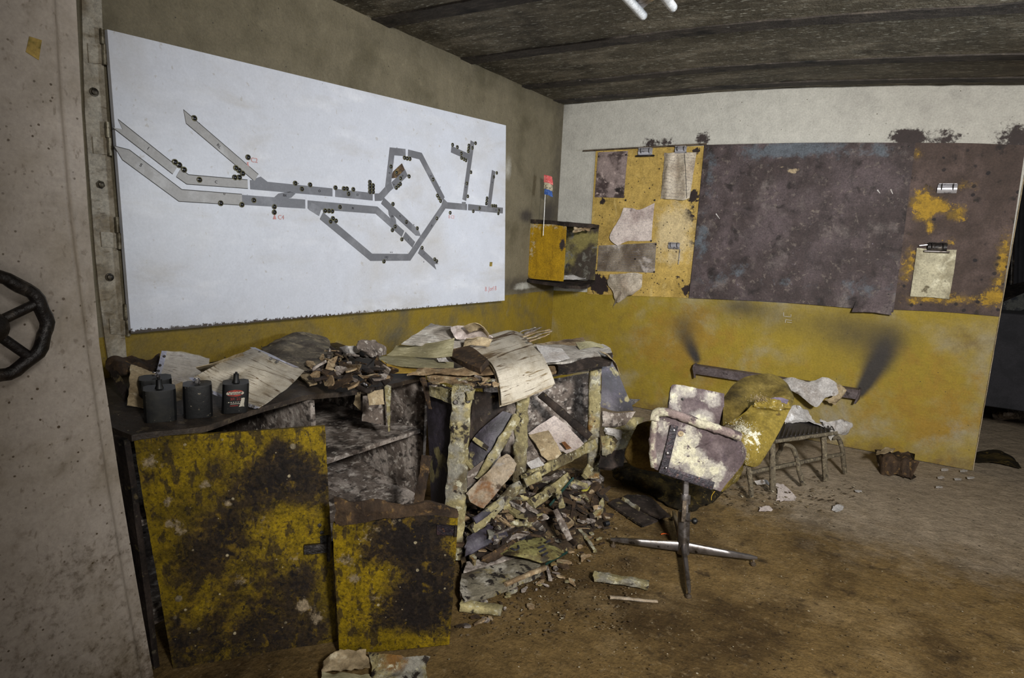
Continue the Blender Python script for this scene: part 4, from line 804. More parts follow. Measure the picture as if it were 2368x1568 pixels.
stick('broken_batten', 'greenish cream batten pointing up from the debris heap', 'batten', 1314, 1104, 3.0, 1228, 1166, 2.84, 24, .03, m_cream, jit=.006, n=16)
stick('green_strip', 'dark green plastic strip poking out of the debris heap', 'strip', 1326, 1105, 2.98, 1271, 1169, 2.84, 5, .004, m_green, jit=0, n=3)
stick('broken_batten', 'short round-ended cream stick resting on the green strip', 'batten', 1291, 1139, 2.86, 1300, 1172, 2.80, 14, .02, m_cream, jit=.004, n=8)
stick('broken_batten', 'grey splintered stick standing upright in the heap', 'batten', 1284, 1180, 2.78, 1318, 1246, 2.66, 13, .02, m_moldwood, jit=.005, n=10)
stick('broken_batten', 'cream stub hanging loose beside the right desk post', 'batten', 1364, 1080, 3.2, 1352, 1102, 3.15, 17, .025, m_cream, jit=.005, n=6)
stick('broken_batten', 'thin cream bone-like stick by the thick desk post', 'batten', 1074, 1062, 2.62, 1092, 1082, 2.60, 10, .012, m_cream, jit=.004, n=6)
stick('rotten_plank', 'tall rusty brown splinter standing behind the rotted door edge', 'plank', 988, 1055, 2.60, 965, 1175, 2.52, 22, .012, m_rot, jit=.006, n=14)
# right of the desk
scrap('hanging_sheet', 'stiff black and yellow mouldy sheet hanging off the desk end', 'sheet', [[(1390, 838, 3.38), (1405, 832, 3.40), (1418, 830, 3.42)], [(1390, 890, 3.38), (1415, 888, 3.40), (1440, 885, 3.42)], [(1388, 942, 3.38), (1425, 952, 3.36), (1466, 950, 3.40)]], m_inky, th=.004)
scrap('black_shard', 'pointed black plastic shard behind the hanging sheet', 'shard', [[(1450, 921, 3.5), (1482, 923, 3.5)], [(1452, 950, 3.5), (1462, 938, 3.5)]], m_black, th=.004, amp=0)
for lab, rows, mt in [('grey folded folder on top of the paper pile right of the desk', [[(1391, 948, 3.36), (1430, 955, 3.38), (1470, 952, 3.42)], [(1391, 985, 3.32), (1425, 990, 3.32), (1452, 982, 3.36)]], m_moldwood),
                      ('wide greenish grey folder in the pile right of the desk', [[(1395, 975, 3.34), (1440, 965, 3.4), (1492, 966, 3.45)], [(1400, 1012, 3.28), (1440, 1008, 3.3), (1474, 998, 3.36)]], m_cream),
                      ('curled white paper sticking out of the pile right of the desk', [[(1398, 988, 3.27), (1420, 990, 3.28), (1438, 1000, 3.3)], [(1402, 998, 3.25), (1424, 1006, 3.25), (1436, 1018, 3.26)]], m_paperw),
                      ('pale yellowish folder sloping towards the brown arm cushion', [[(1436, 1005, 3.3), (1462, 992, 3.33), (1484, 980, 3.36)], [(1412, 1045, 3.24), (1436, 1040, 3.26), (1462, 1030, 3.3)]], m_cream),
                      ('cream mould-crusted lump at the foot of the paper pile', [[(1388, 1005, 3.28), (1410, 1010, 3.26), (1428, 1030, 3.26)], [(1392, 1055, 3.22), (1402, 1056, 3.2), (1414, 1050, 3.22)]], m_cream),
                      ('dark wet lump below the cream-crusted pile', [[(1388, 1040, 3.26), (1415, 1040, 3.26), (1450, 1035, 3.3)], [(1382, 1082, 3.2), (1410, 1085, 3.18), (1445, 1078, 3.22)]], m_darkwood)]:
    scrap('paper_pile', lab, 'folder', rows, mt, th=.02, amp=.014, rag=.006)

fluff('mould_crust', [(1070, 898, 2.60, 16, 6, 120, .006), (1060, 915, 2.60, 8, 10, 50, .005), (1210, 960, 3.03, 6, 8, 30, .005), (1205, 1112, 2.99, 8, 8, 40, .006)], desk, m_cream, 4)['kind'] = 'stuff'
# ================================================================ CLUTTER ON THE TOPS
def tp(name, label, cat, rows, mat, **k):
    g = [[T(*q) for q in r] for r in rows]; k.setdefault('th', .002)
    th = k.pop('th'); n = k.pop('n', 7); amp = k.pop('amp', .004); fr_ = k.pop('fr', 11); rag = k.pop('rag', .002)
    o = patch(name, g, mat, k.pop('par', None), th, n, n, amp, fr_, rag, len(label or name), **k)
    return tag(o, label, cat) if label else o
def lp(name, label, cat, rows, mat, th=.004, n=7, amp=.006, rag=.004, **k):   # rows of (x, y, wall distance)
    g = [[L(*q) for q in r] for r in rows]; o = patch(name, g, mat, None, th, n, n, amp, 14, rag, len(label), **k); return tag(o, label, cat)
lp('leather_rag', 'dark brown curled leather rag against the wall behind the batteries', 'rag', [[(247, 838, .20), (272, 824, .22), (310, 828, .2), (350, 830, .18), (371, 818, .16)], [(245, 852, .24), (275, 840, .28), (310, 845, .27), (345, 848, .24), (368, 840, .22)], [(262, 872, .25), (285, 868, .3), (315, 872, .3), (345, 866, .27), (364, 860, .25)]], m_rot, th=.006, amp=.016)
lp('leather_strap', 'dark strap end drooping left of the brown cardboard', 'strap', [[(243, 842, .22), (262, 845, .26)], [(262, 880, .3), (280, 872, .32)], [(290, 935, .38), (303, 915, .38)]], m_darkwood, th=.006, amp=.006)
lp('cardboard_piece', 'brown cardboard piece leaning behind the batteries', 'cardboard', [[(301, 840, .34), (335, 852, .36), (372, 868, .38), (425, 884, .42)], [(297, 885, .42), (330, 895, .44), (370, 905, .46), (425, 915, .48)], [(292, 938, .50), (330, 945, .52), (370, 950, .54), (420, 950, .54)]], m_papert, th=.003)
lp('plastic_sleeve', 'clear glossy plastic sleeve with mottled paper leaning at the wall', 'sleeve', [[(384, 812, .30), (430, 818, .30), (485, 829, .30)], [(376, 842, .34), (425, 850, .36), (478, 858, .36)], [(364, 868, .40), (400, 888, .42), (440, 890, .42)]], m_paper, th=.002, amp=.004, rag=0)
sl = lp('plastic_sleeve_cover', 'glossy transparent film over the mottled paper in the sleeve', 'film', [[(384, 811, .308), (430, 817, .312), (485, 828, .308)], [(376, 842, .35), (425, 850, .38), (478, 858, .37)], [(364, 869, .408), (400, 889, .43), (440, 891, .43)]], m_sleeve, th=.0006, amp=.008, rag=0)
ps = lp('punched_strip', 'grey punched edge strip of the clear plastic sleeve', 'strip', [[(374, 811, .312), (386, 812, .312)], [(367, 840, .35), (379, 843, .352)], [(360, 867, .41), (371, 870, .412)]], m_holes, th=.001, amp=.001, rag=0)
for x, y, X in [(380, 824, .33), (370, 845, .362), (366, 858, .39)]: lathe('hole', L(x, y, X+.003), (1, -.3, 0), [(.0055, 0), (.005, .001)], m_black, ps, 8)
tp('file_page', 'curled tan page tucked behind the big punched sheet', 'paper', [[(452, 850, .15), (500, 838, .15), (560, 815, .15)], [(465, 862, .10), (510, 850, .11), (570, 830, .11)]], m_papert)
bs_ = thing('punched_file_sheet', 'large wavy mud-streaked file sheet with punched edges on the worktop', 'paper', T(575, 880, .03))
tp('sheet', None, None, [[(583, 805, .12), (612, 816, .12), (645, 834, .09), (705, 857, .04)], [(515, 835, .14), (560, 852, .125), (610, 868, .07), (668, 895, .03)], [(440, 876, .12), (485, 905, .05), (540, 925, .012), (598, 944, .004)]], m_paper, par=bs_, th=.003, n=9, amp=.003)
tp('punched_strip', None, None, [[(577, 803, .123), (618, 822, .115), (655, 838, .085), (680, 850, .06)], [(589, 803, .123), (628, 820, .11), (664, 838, .085), (692, 850, .06)]], m_holes, par=bs_, th=.001, n=5, amp=0)
tp('punched_strip', None, None, [[(436, 874, .125), (485, 908, .052), (540, 929, .015), (590, 945, .007)], [(446, 872, .125), (492, 903, .056), (546, 923, .016), (602, 942, .007)]], m_holes, par=bs_, th=.001, n=5, amp=0)
for x, y, h in [(600, 815, .121), (627, 829, .11), (641, 836, .098), (455, 883, .115), (489, 907, .058), (575, 937, .012), (585, 940, .011)]:
    q = T(x, y, h+.002); lathe('hole', q, (CAM-q), [(.006, 0), (.0055, .001)], m_black, bs_, 8)
# curled bark-like cover
o = patch('curled_book_cover', [[L(602, 806, .10), L(655, 777, .08), L(715, 768, .1), L(758, 782, .16)], [L(615, 818, .25), L(665, 800, .28), (L(725, 798, .30)), L(768, 800, .30)], [L(648, 836, .42), L(685, 838, .46), L(735, 828, .46), L(772, 806, .40)], [L(682, 850, .50), L(708, 858, .53), L(745, 840, .52), L(776, 812, .44)]], M('bark_cover', '5f574a', [('n', '3a322a', 7, .44, .62, (1, 1, .5)), ('n', '7f7460', 14, .5, .66), ('n', '94896b', 30, .6, .7), ('n', '2c221b', 18, .6, .7)], .85, ((35, .6), (110, .4))), None, .022, 8, 8, .01, 12, .006); tag(o, 'thick curled bark-like book cover in the middle of the worktop', 'book')
scr = [('crumpled_paper', 'white crumpled paper tuft beside the curled book cover', [[(782, 806, .1), (805, 798, .13), (836, 802, .1)], [(785, 818, .07), (812, 820, .09), (838, 814, .07)]], m_paperw, .02),
       ('dark_binder', 'dark grey block-like binder lying left of the paper sheets', [[(828, 786, .16), (848, 783, .16), (868, 790, .14)], [(824, 805, .13), (850, 808, .12), (893, 802, .1)], [(846, 822, .09), (870, 826, .08), (894, 820, .06)]], m_moldwood, .006),
       ('wood_scrap', 'grey wooden offcut with a dark screw hole at the worktop edge', [[(862, 850, .05), (882, 845, .05)], [(890, 892, .01), (912, 872, .02)]], m_darkwood, .002),
       ('wood_scrap', 'tan splintered veneer piece in the scrap heap', [[(760, 830, .09), (782, 822, .1)], [(750, 856, .05), (775, 850, .06)]], m_tan, .004),
       ('wood_scrap', 'pale curved wood shaving in front of the dark binder', [[(800, 840, .08), (830, 845, .1)], [(800, 856, .05), (828, 862, .06)]], m_tan, .012),
       ('wood_scrap', 'grey flat offcut at the front of the scrap heap', [[(712, 855, .04), (740, 850, .05)], [(740, 885, .02), (762, 878, .02)]], m_moldwood, .003),
       ('wood_scrap', 'yellowish cardboard corner near the front worktop edge', [[(690, 866, .02), (715, 862, .03)], [(716, 890, .01), (735, 886, .01)]], m_papert, .002)]
for nm, lab, rows, mt, am in scr: tp(nm, lab, nm.split('_')[-1], rows, mt, th=.008, amp=am, rag=.004)
o = tube('leather_strip', [T(752, 880, .03), T(790, 880, .03), T(815, 888, .02), T(845, 903, .01), T(862, 900, .01)], .011, m_darkwood, None, 8, 5, jit=.003); tag(o, 'dark twisted strip along the front edge of the worktop', 'strip')
o = lathe('round_fitting', T(840, 884, .012), T(846, 892, 0)-T(838, 876, .03), [(.012, 0), (.014, .01), (.013, .03), (.008, .034), (.001, .034)], m_chromed, None, 14); tag(o, 'small round metal cap lying in the scraps on the worktop', 'cap')
tp('wavy_sheet', 'large wavy purple-grey sheet rising against the yellow wall', 'paper', [[(996, 747, .20), (1030, 754, .20), (1062, 762, .17), (1092, 776, .14)], [(965, 770, .17), (1010, 770, .16), (1050, 780, .13), (1082, 796, .1)], [(928, 797, .12), (975, 800, .1), (1020, 806, .08), (1070, 815, .06)]], m_paperg, th=.003, amp=.008, n=8)
tp('wavy_sheet', 'pale pinkish printed sheets crumpled behind the draped book', 'paper', [[(1040, 757, .20), (1075, 752, .2), (1112, 762, .18), (1140, 780, .14)], [(1055, 785, .13), (1085, 785, .12), (1115, 788, .11), (1135, 792, .1)]], m_paperp, th=.004, amp=.012, n=8)
tp('wavy_sheet', 'brown arched sheet at the very back above the draped book', 'paper', [[(1070, 756, .2), (1088, 748, .22), (1108, 749, .22), (1132, 772, .16)], [(1085, 768, .17), (1100, 764, .18), (1115, 766, .17), (1130, 780, .14)]], m_papert, th=.003, amp=.006)
tp('streaked_sheet', 'olive streaked folder sheet curving up in front of the purple-grey one', 'paper', [[(915, 800, .10), (960, 798, .10), (1005, 792, .12), (1052, 781, .15)], [(905, 812, .07), (955, 815, .07), (1002, 812, .09), (1050, 800, .11)], [(892, 822, .05), (945, 826, .045), (998, 828, .06), (1046, 824, .07)]], m_papero, th=.003, n=8)
tp('streaked_sheet', 'flat olive streaked sheet lying lowest on the yellow folder', 'paper', [[(866, 823, .05), (930, 822, .05), (1000, 828, .045), (1050, 838, .04)], [(890, 840, .03), (940, 848, .025), (1000, 850, .025), (1050, 850, .02)]], m_papero, th=.003, n=8)
tp('yellow_folder', 'yellow card folder peeping out under the olive sheet', 'folder', [[(880, 832, .04), (930, 840, .02), (1003, 846, .015)], [(912, 862, .008), (950, 861, .008), (1006, 850, .01)]], m_yfold, th=.002)
tp('torn_sheets', 'brown wet paper layers on the desk edge below the flat sheets', 'paper', [[(965, 850, .02), (1010, 852, .02), (1060, 850, .03), (1140, 846, .04)], [(935, 866, .0), (990, 864, .005), (1060, 868, .01), (1150, 866, .02)]], m_tan, th=.006, amp=.008, rag=.008)
tp('paper_bits', 'small white torn paper tuft beside the dark ledger', 'paper', [[(1008, 828, .06), (1030, 826, .07)], [(1012, 838, .04), (1040, 838, .05)]], m_paperw, th=.003, amp=.012, rag=.006)
lg = tp('ledger', 'small dark brown ledger block under the draped book', 'book', [[(1050, 806, .09), (1085, 800, .1), (1128, 830, .08)], [(1036, 822, .06), (1070, 836, .06), (1110, 852, .05)]], m_rot, th=.03, amp=.003)
tp('crumpled_sheet', 'brown crumpled sheet between the ledger and the draped book', 'paper', [[(1078, 782, .15), (1110, 778, .15), (1140, 785, .13)], [(1070, 800, .1), (1100, 800, .1), (1130, 802, .1)]], m_papert, th=.003, amp=.012)
tp('layered_sheets', 'broad pale sheets lying to the right of the draped book', 'paper', [[(1235, 795, .07), (1290, 798, .06), (1345, 800, .06), (1395, 795, .06)], [(1240, 815, .05), (1290, 812, .05), (1350, 812, .05), (1412, 806, .04)], [(1262, 838, .03), (1300, 838, .03), (1360, 826, .03), (1420, 822, .02)]], m_paperg, th=.012, amp=.006, rag=.005)
tp('layered_sheets', 'bluish white stained sheet nearest the draped book on its right', 'paper', [[(1238, 798, .09), (1265, 800, .085), (1300, 806, .08)], [(1262, 838, .045), (1290, 836, .045), (1318, 828, .05)]], m_paperw, th=.003, amp=.006)
tp('layered_sheets', 'thin dark olive sheet bent at the far desk corner', 'paper', [[(1330, 792, .08), (1362, 788, .09), (1388, 795, .07)], [(1340, 808, .06), (1375, 802, .06), (1398, 805, .05)]], m_papero, th=.003, amp=.006)
tp('layered_sheets', 'cream corner sheet curling over the right desk end', 'paper', [[(1385, 812, .05), (1405, 822, .05)], [(1408, 822, .03), (1422, 838, .0)], [(1420, 845, -.03), (1434, 868, -.08)]], m_papert, th=.003, amp=.005)
tp('wet_board', 'dark wet board under the sheets at the right desk end', 'board', [[(1285, 832, .03), (1350, 825, .03), (1418, 815, .03)], [(1290, 858, 0), (1350, 848, 0), (1416, 838, 0)]], m_darkwood, th=.02, amp=.005, rag=.006)
for k, (x0, y0, x1, y1, mt) in enumerate([(1208, 778, 1272, 760, m_tan), (1215, 784, 1276, 765, m_pinkish), (1212, 772, 1252, 756, m_moldwood), (1222, 790, 1270, 772, m_tan), (1205, 768, 1238, 757, m_paperg)]):
    o = beam('wood_splinter', T(x0, y0, .1), T(x1, y1, .14), .03, .006, mt, None, (0, 0, 1), 8, .006, .5, k); tag(o, ['longest tan slat sticking out behind the draped book', 'pinkish slat lying in front of the longest tan one behind the book', 'mottled grey slat crossing highest behind the draped book', 'lowest tan slat of the splintered bundle behind the book', 'short grey streaked slat at the left of the splintered bundle'][k], 'splinter', 'splintered slats behind the draped book')
# draped book
bk_ = thing('draped_book', 'thick swollen white book with brown streaks draped over the desk front edge', 'book', at(1200, 860, 2.88))
def dd(y, x): # lies on the desk top, then hangs in front of its edge
    ye = 852+(x-1200)*-.10; yy = min(y, ye); z = .795+.05*clamp((ye-yy)/80); return (F(x, yy, z)-CAM).dot(CF)-.035-.0003*max(0, y-ye)
    t = clamp((y-800)/130); return 3.10-.27*min(1, t*1.6)+(x-1150)*.0011
prof_ = [[(1073, 805), (1108, 785), (1145, 772), (1180, 764), (1212, 772)], [(1100, 815), (1138, 803), (1172, 792), (1205, 783), (1232, 795)], [(1127, 831), (1160, 824), (1195, 813), (1222, 805), (1243, 801)], [(1148, 862), (1180, 850), (1212, 840), (1240, 832), (1260, 830)], [(1157, 900), (1190, 890), (1222, 880), (1252, 868), (1274, 860)], [(1160, 936), (1195, 925), (1228, 912), (1260, 898), (1284, 888)]]
for k in range(6):
    s = k*.0075; mt = m_paper if k in (0, 2, 4) else m_papert
    g = [[at(x-k*1.2, y+k*1.4*(j/5), dd(y, x)+s+.003*math.sin(i*1.7+j)) for i, (x, y) in enumerate(r)] for j, r in enumerate(prof_)]
    if k: g = [[p.lerp(sum(r, V())/len(r), .012*((k*7) % 3)) for p in r] for r in g]
    patch('leaf_block' if k else 'top_leaf', g, mt, bk_, .0055, 6, 6, .003, 9, .002, k)
for (p0, p1, p2) in [((1150, 826), (1190, 810), (1240, 795)), ((1085, 800), (1130, 785), (1190, 770))]:
    tube('fold_crease', [at(x, y, dd(y, x)-.004) for x, y in (p0, p1, p2)], .0022, m_rot, bk_, 6, 5)
# ragged bits hanging under the tops
tp('dangling_label', 'pale tan card hanging inside the open shelf under the worktop', 'card', [[(848, 905, .0), (886, 900, .0)], [(853, 938, -.06), (890, 936, -.06)]], m_papert, th=.002, amp=.001)
ap_o = ap('hanging_strip', [[(888, 888, 2.72), (904, 892, 2.72)], [(892, 940, 2.72), (903, 940, 2.72)], [(898, 1000, 2.7), (901, 1000, 2.7)]], m_cream, None); tag(ap_o, 'narrow cream torn veneer strip hanging in the open shelf', 'strip')
ap_o = ap('hanging_strip', [[(822, 905, 2.65), (834, 905, 2.65)], [(816, 935, 2.66), (832, 950, 2.66)]], m_papert, None); tag(ap_o, 'short tan torn strip hanging at the left inside the open shelf', 'strip')
ap_o = ap('standing_book', [[(838, 915, 2.78), (890, 908, 2.8)], [(836, 975, 2.78), (892, 985, 2.78)]], m_moldwood, None, th=.02); tag(ap_o, 'mouldy grey board standing on the upper cabinet shelf', 'board')

# ================================================================ BATTERIES
def battery(x, y, wpx, hpx, d, label, mat, neck=True, tilt=0., hz=None):
    base = T(x, y, 0); dpt = (base-CAM).dot(CF); w_ = wpx*dpt/FPX; h = hpx*dpt/FPX/.97
    vz = V((0, 0, 1)); rt_ = V((CAM-base).y*V((1, 0, 0))-(CAM-base).x*V((0, 1, 0))) if False else (base-CAM).cross(vz).normalized(); fw = vz.cross(rt_).normalized()
    if fw.dot(CAM-base) < 0: fw = -fw
    up = (vz+rt_*tilt).normalized(); dp = w_*.85
    t = thing('lantern_battery', label, 'battery', base)
    pf = [(-.5, .12), (-.42, .22), (-.3, .26), (.3, .26), (.42, .22), (.5, .1), (.5, -.55), (.34, -.72), (-.34, -.72), (-.5, -.55)]
    poly = [base+rt_*a*w_+fw*b*dp*1.2 for a, b in pf]
    vs = []; lev = [(0, .985), (.004, 1), (h-.004, 1), (h, .98)]
    for z, s in lev: vs += [base+(q-base)*s+up*z for q in poly]
    n = len(poly); fs = [tuple(reversed(range(n))), tuple(range(3*n, 4*n))]
    for k in range(3):
        for i in range(n): fs.append((k*n+i, k*n+(i+1) % n, (k+1)*n+(i+1) % n, (k+1)*n+i))
    vol = (poly[1]-poly[0]).cross(poly[2]-poly[1]).dot(vz)
    if vol < 0: fs = [tuple(reversed(f)) for f in fs]
    mk('case', vs, fs, mat, t, 25)
    tc_ = base+up*h-fw*dp*.15
    if neck: lathe('terminal', tc_, up, [(.013, 0), (.012, .004), (.0095, .010), (.0085, .03), (.004, .031), (.004, .036), (.001, .036)], m_bat, t, 14)
    else:
        tube('broken_terminal', [tc_+V((.008*math.cos(k*.9), .008*math.sin(k*.9), .002+k*.0015)) for k in range(12)], .0022, m_chromed, t, 6, 2)
    if neck == 2: tube('brass_contact', [tc_+up*.03+V((.004*math.cos(k*1.3), .004*math.sin(k*1.3), k*.0016)) for k in range(10)], .0014, m_chromed, t, 6, 2)
    return t, base, rt_, fw, up, w_, h
battery(372, 972, 66, 72, 0, 'plain black battery with a brass coil terminal, front left of the row', m_bat, 2)
battery(459, 963, 60, 73, 0, 'brown-stained battery with broken terminal between its two neighbours', m_batb, False)
t3, b3, r3, f3, u3, w3, h3 = battery(543, 952, 56, 66, 0, 'labelled black battery with a red and white oval logo', m_bat, 1, .06)
battery(362, 938, 66, 62, 0, 'black battery standing behind the front left one', m_bat, 0, .0)
if r3.dot(CR) < 0: r3 = -r3
def lb(a, b, off=.0006): return b3+r3*a*w3+u3*b*h3+f3*(w3*.85*1.2*.26+off)+u3.cross(r3)*0
el = [lb(.33*math.cos(k*math.pi/10)-.02, .70+.115*math.sin(k*math.pi/10), .0006) for k in range(20)]
prism('label_oval', el, f3*.0004, m_red, t3)
el = [lb(.33*math.cos(k*math.pi/10)-.02, .70+max(-.048, min(.048, .115*math.sin(k*math.pi/10))), .0012) for k in range(20)]
prism('label_oval', el, f3*.0004, m_lblw, t3)
text('Vinnic', lb(-.02, .70, .0026), r3, u3, w3*.205, m_ink, t3)
text('3R 25', lb(-.0, .50, .001), r3, u3, w3*.17, m_red, t3)
for a_, b_, l_, m_ in ((-.02, .39, .44, m_lblw), (0, .335, .3, m_lblw), (-.04, .27, .26, m_red)):   # worn print lines, unreadable
    for k in range(6): x_ = a_+(k/5-.5)*l_; patch('worn_print', [[lb(x_-.028, b_+.012, .0009), lb(x_+.022, b_+.012, .0009)], [lb(x_-.028, b_-.012, .0009), lb(x_+.022, b_-.012, .0009)]], m_, t3, .0004, 1, 1)
patch('label_tear', [[lb(.22, .55, .0008), lb(.36, .55, .0008)], [lb(.12, .2, .0008), lb(.36, .2, .0008)]], m_lblw, t3, .0006, 4, 5, .0006, 60, .003)

# ================================================================ SWIVEL CHAIR
ch = thing('swivel_chair', 'broken swivel chair with white-moulded seat boards on a four-star chrome base', 'chair', (1.934, -2.25, 0))
S0 = 2.72
fbr = ap('seat_underside', [[(1518, 958, S0), (1570, 966, S0), (1615, 980, S0), (1668, 996, S0), (1714, 1012, S0+.02)], [(1510, 1025, S0), (1560, 1036, S0), (1612, 1046, S0-.0), (1668, 1052, S0), (1725, 1060, S0+.02)], [(1511, 1084, S0+.02), (1550, 1100, S0+.02), (1590, 1114, S0+.02), (1628, 1126, S0+.02), (1667, 1138, S0+.03)]], m_whitemold, ch, .03, 10, .003, 9, .003)
def pxa(lst, d):
    qs = [(at(x, y, d), r, k) for x, y, r, k in lst]
    return lambda p: sum(k*math.exp(-((p-q).length/r)**2) for q, r, k in qs)
attr(fbr, 'mold', pxa([(1525, 985, .05, .5), (1520, 1060, .04, .55), (1590, 1000, .07, .6), (1600, 1060, .06, .75), (1640, 1085, .05, .7), (1665, 1095, .04, .8), (1660, 1128, .03, .9), (1575, 1040, .06, .6), (1610, 1095, .05, .6), (1560, 1070, .04, .6), (1690, 1030, .05, -.2)], S0))
tb = tube('rolled_edge', [at(x, y, S0-.012) for x, y in [(1514, 972), (1517, 957), (1535, 953), (1575, 963), (1620, 980), (1665, 994), (1712, 1010)]], .020, m_moldroll, ch, 10, 5, jit=.006)
tube('rolled_edge', [at(x, y, S0-.006) for x, y in [(1516, 962), (1511, 1000), (1509, 1040), (1512, 1080)]], .016, m_moldroll, ch, 10, 5, jit=.006)
vb('bracket', 1560, 984, S0-.02, 1534, 1092, S0-.005, 17, .006, m_rustiron, ch, .001, 20)
vb('bracket', 1526, 1084, S0-.005, 1650, 1124, S0-.003, 19, .006, m_rustiron, ch, .001, 20)
for x, y, r in [(1558, 995, .006), (1543, 1048, .007), (1540, 1082, .005)]: lathe('screw', at(x, y, S0-.022), at(x, y, S0-.1)-at(x, y, S0), [(r, 0), (r*.8, .002), (.001, .003)], m_chromed, ch, 10)
lathe('bolt_hole', at(1574, 1003, S0-.004), at(0, 0, 1)*0+(CAM-at(1574, 1003, S0)), [(.013, 0), (.012, .002), (.004, .0)], m_tan, ch, 10)
ap('peeled_veneer', [[(1615, 1030, S0-.01), (1646, 1020, S0-.012)], [(1606, 1037, S0-.005), (1638, 1027, S0-.02)]], m_whitemold, ch, .001, 5, .001); attr(bpy.data.objects['peeled_veneer'], 'mold', lambda p: .1)
bb_ = ap('back_board', [[(1551, 893, 2.95), (1562, 888, 2.95), (1610, 896, 2.95), (1676, 910, 2.96)], [(1545, 950, 2.93), (1560, 952, 2.93), (1608, 960, 2.93), (1673, 985, 2.94)], [(1544, 985, 2.92), (1560, 985, 2.92), (1606, 990, 2.92), (1668, 1000, 2.92)]], m_whitemold, ch, .03, 8, .002, 8, .003)
attr(bb_, 'mold', pxa([(1553, 920, .03, .7), (1600, 905, .04, .75), (1650, 920, .04, .8), (1570, 940, .05, .5), (1610, 965, .05, .7), (1630, 975, .05, .6), (1575, 900, .04, .6), (1590, 935, .06, -.2)], 2.94))
for x, y in [(1579, 923), (1571, 950)]: lathe('screw', at(x, y, 2.932), (CAM-at(x, y, 2.932)), [(.007, 0), (.006, .002), (.001, .003)], m_black, ch, 10)
uc = ap('backrest_cushion', [[(1676, 915, 3.0), (1697, 888, 3.05), (1733, 868, 3.1), (1785, 864, 3.12), (1820, 884, 3.1), (1835, 912, 3.05)], [(1672, 948, 2.94), (1702, 918, 2.98), (1742, 895, 3.04), (1788, 888, 3.06), (1820, 902, 3.02), (1834, 928, 2.98)], [(1671, 985, 2.88), (1702, 968, 2.92), (1742, 940, 2.98), (1782, 926, 2.99), (1812, 932, 2.95), (1829, 945, 2.92)]], m_ochred, ch, .04, 7, .006, 10, .001)
sc2 = ap('seat_cushion', [[(1738, 936, 2.90), (1768, 945, 2.88), (1800, 948, 2.88), (1829, 942, 2.90)], [(1700, 985, 2.82), (1738, 978, 2.82), (1776, 980, 2.82), (1812, 980, 2.84)], [(1712, 1025, 2.76), (1736, 1022, 2.76), (1762, 1024, 2.77), (1790, 1022, 2.78)], [(1724, 1076, 2.74), (1736, 1079, 2.74), (1748, 1080, 2.74), (1758, 1074, 2.75)]], m_ochre, ch, .05, 8, .004, 10, .001, puff=.012)
wf = pxa([(1700, 985, .04, 1.), (1735, 1010, .05, .75), (1720, 1060, .04, .8), (1745, 930, .03, .7), (1750, 1045, .05, .4), (1790, 870, .03, .4)], 2.78)
attr(uc, 'white', wf); attr(sc2, 'white', wf)
ap('torn_rim', [[(1742, 925, 2.90), (1765, 918, 2.9), (1795, 922, 2.89), (1826, 930, 2.9)], [(1740, 940, 2.88), (1768, 946, 2.86), (1800, 950, 2.86), (1830, 944, 2.88)]], m_ochre, ch, .01, 7, .008, 40, .005); attr(bpy.data.objects['torn_rim'], 'white', lambda p: .35)
ap('exposed_foam', [[(1780, 922, 2.91), (1800, 918, 2.91), (1825, 925, 2.91)], [(1782, 932, 2.885), (1802, 932, 2.885), (1822, 930, 2.885)]], M('purple_foam', '5c5260', [('n', '8d8390', 20, .5, .65)], .9), ch, .01, 5, .004)
fluff('mould_fluff', [(1712, 985, 2.72, 11, 7, 120, .006), (1735, 998, 2.76, 12, 8, 70, .005), (1722, 1030, 2.71, 4, 16, 60, .004), (1728, 1060, 2.71, 4, 10, 40, .004), (1700, 1100, 2.72, 9, 10, 30, .003)], ch, m_fluff)['kind'] = 'stuff'
fluff('torn_wadding', [(1755, 922, 2.88, 11, 5, 110, .006), (1774, 926, 2.88, 8, 3, 30, .005)], ch, m_papert, 2)['kind'] = 'stuff'
ap('cushion_underside', [[(1722, 1066, 2.76), (1719, 1085, 2.80)], [(1700, 1100, 2.76), (1706, 1112, 2.80)], [(1668, 1138, 2.75), (1680, 1130, 2.80)]], m_ochre, ch, .02, 6, .006, 40, .004); attr(bpy.data.objects['cushion_underside'], 'white', lambda p: 0.)
tube('loose_thread', [at(1653, 1136, 2.7), at(1646, 1146, 2.7), at(1645, 1157, 2.7)], .0014, M('yellow_thread', 'a0801c', [], .9), ch, 6, 3)
ac = ap('arm_cushion', [[(1474, 982, 3.05), (1492, 975, 3.05), (1510, 973, 3.05), (1530, 976, 3.05)], [(1456, 1018, 3.03), (1485, 1018, 3.02), (1508, 1020, 3.02), (1530, 1025, 3.02)], [(1444, 1050, 3.02), (1478, 1060, 3.0), (1505, 1066, 3.0), (1530, 1070, 3.0)], [(1452, 1072, 3.03), (1478, 1084, 3.02), (1502, 1089, 3.02), (1530, 1092, 3.02)]], m_brownfab, ch, .07, 7, .003, 10, 0, puff=.03)
vb('column', 1586, 1095, 2.78, 1584, 1185, 2.78, 13, .026, m_chromed, ch, 0, 4)
vb('collar', 1585, 1143, 2.775, 1584, 1164, 2.775, 20, .036, m_chromed, ch, .001, 5)
vb('clamp_plate', 1583, 1158, 2.75, 1580, 1206, 2.75, 9, .006, m_brownsteel, ch, .0005, 6)
cc = V((1.934, -2.25, 0))
lathe('sleeve', at(1580, 1275, 2.80), at(1582, 1183, 2.80)-at(1580, 1275, 2.80), [(.027, -.01), (.027, .0), (.027, .182), (.024, .182), (.024, .15)], m_chromed, ch, 24)
tube('knob_stem', [at(1582, 1202, 2.77), at(1606, 1205, 2.75)], .0055, m_black, ch, 6, 1)
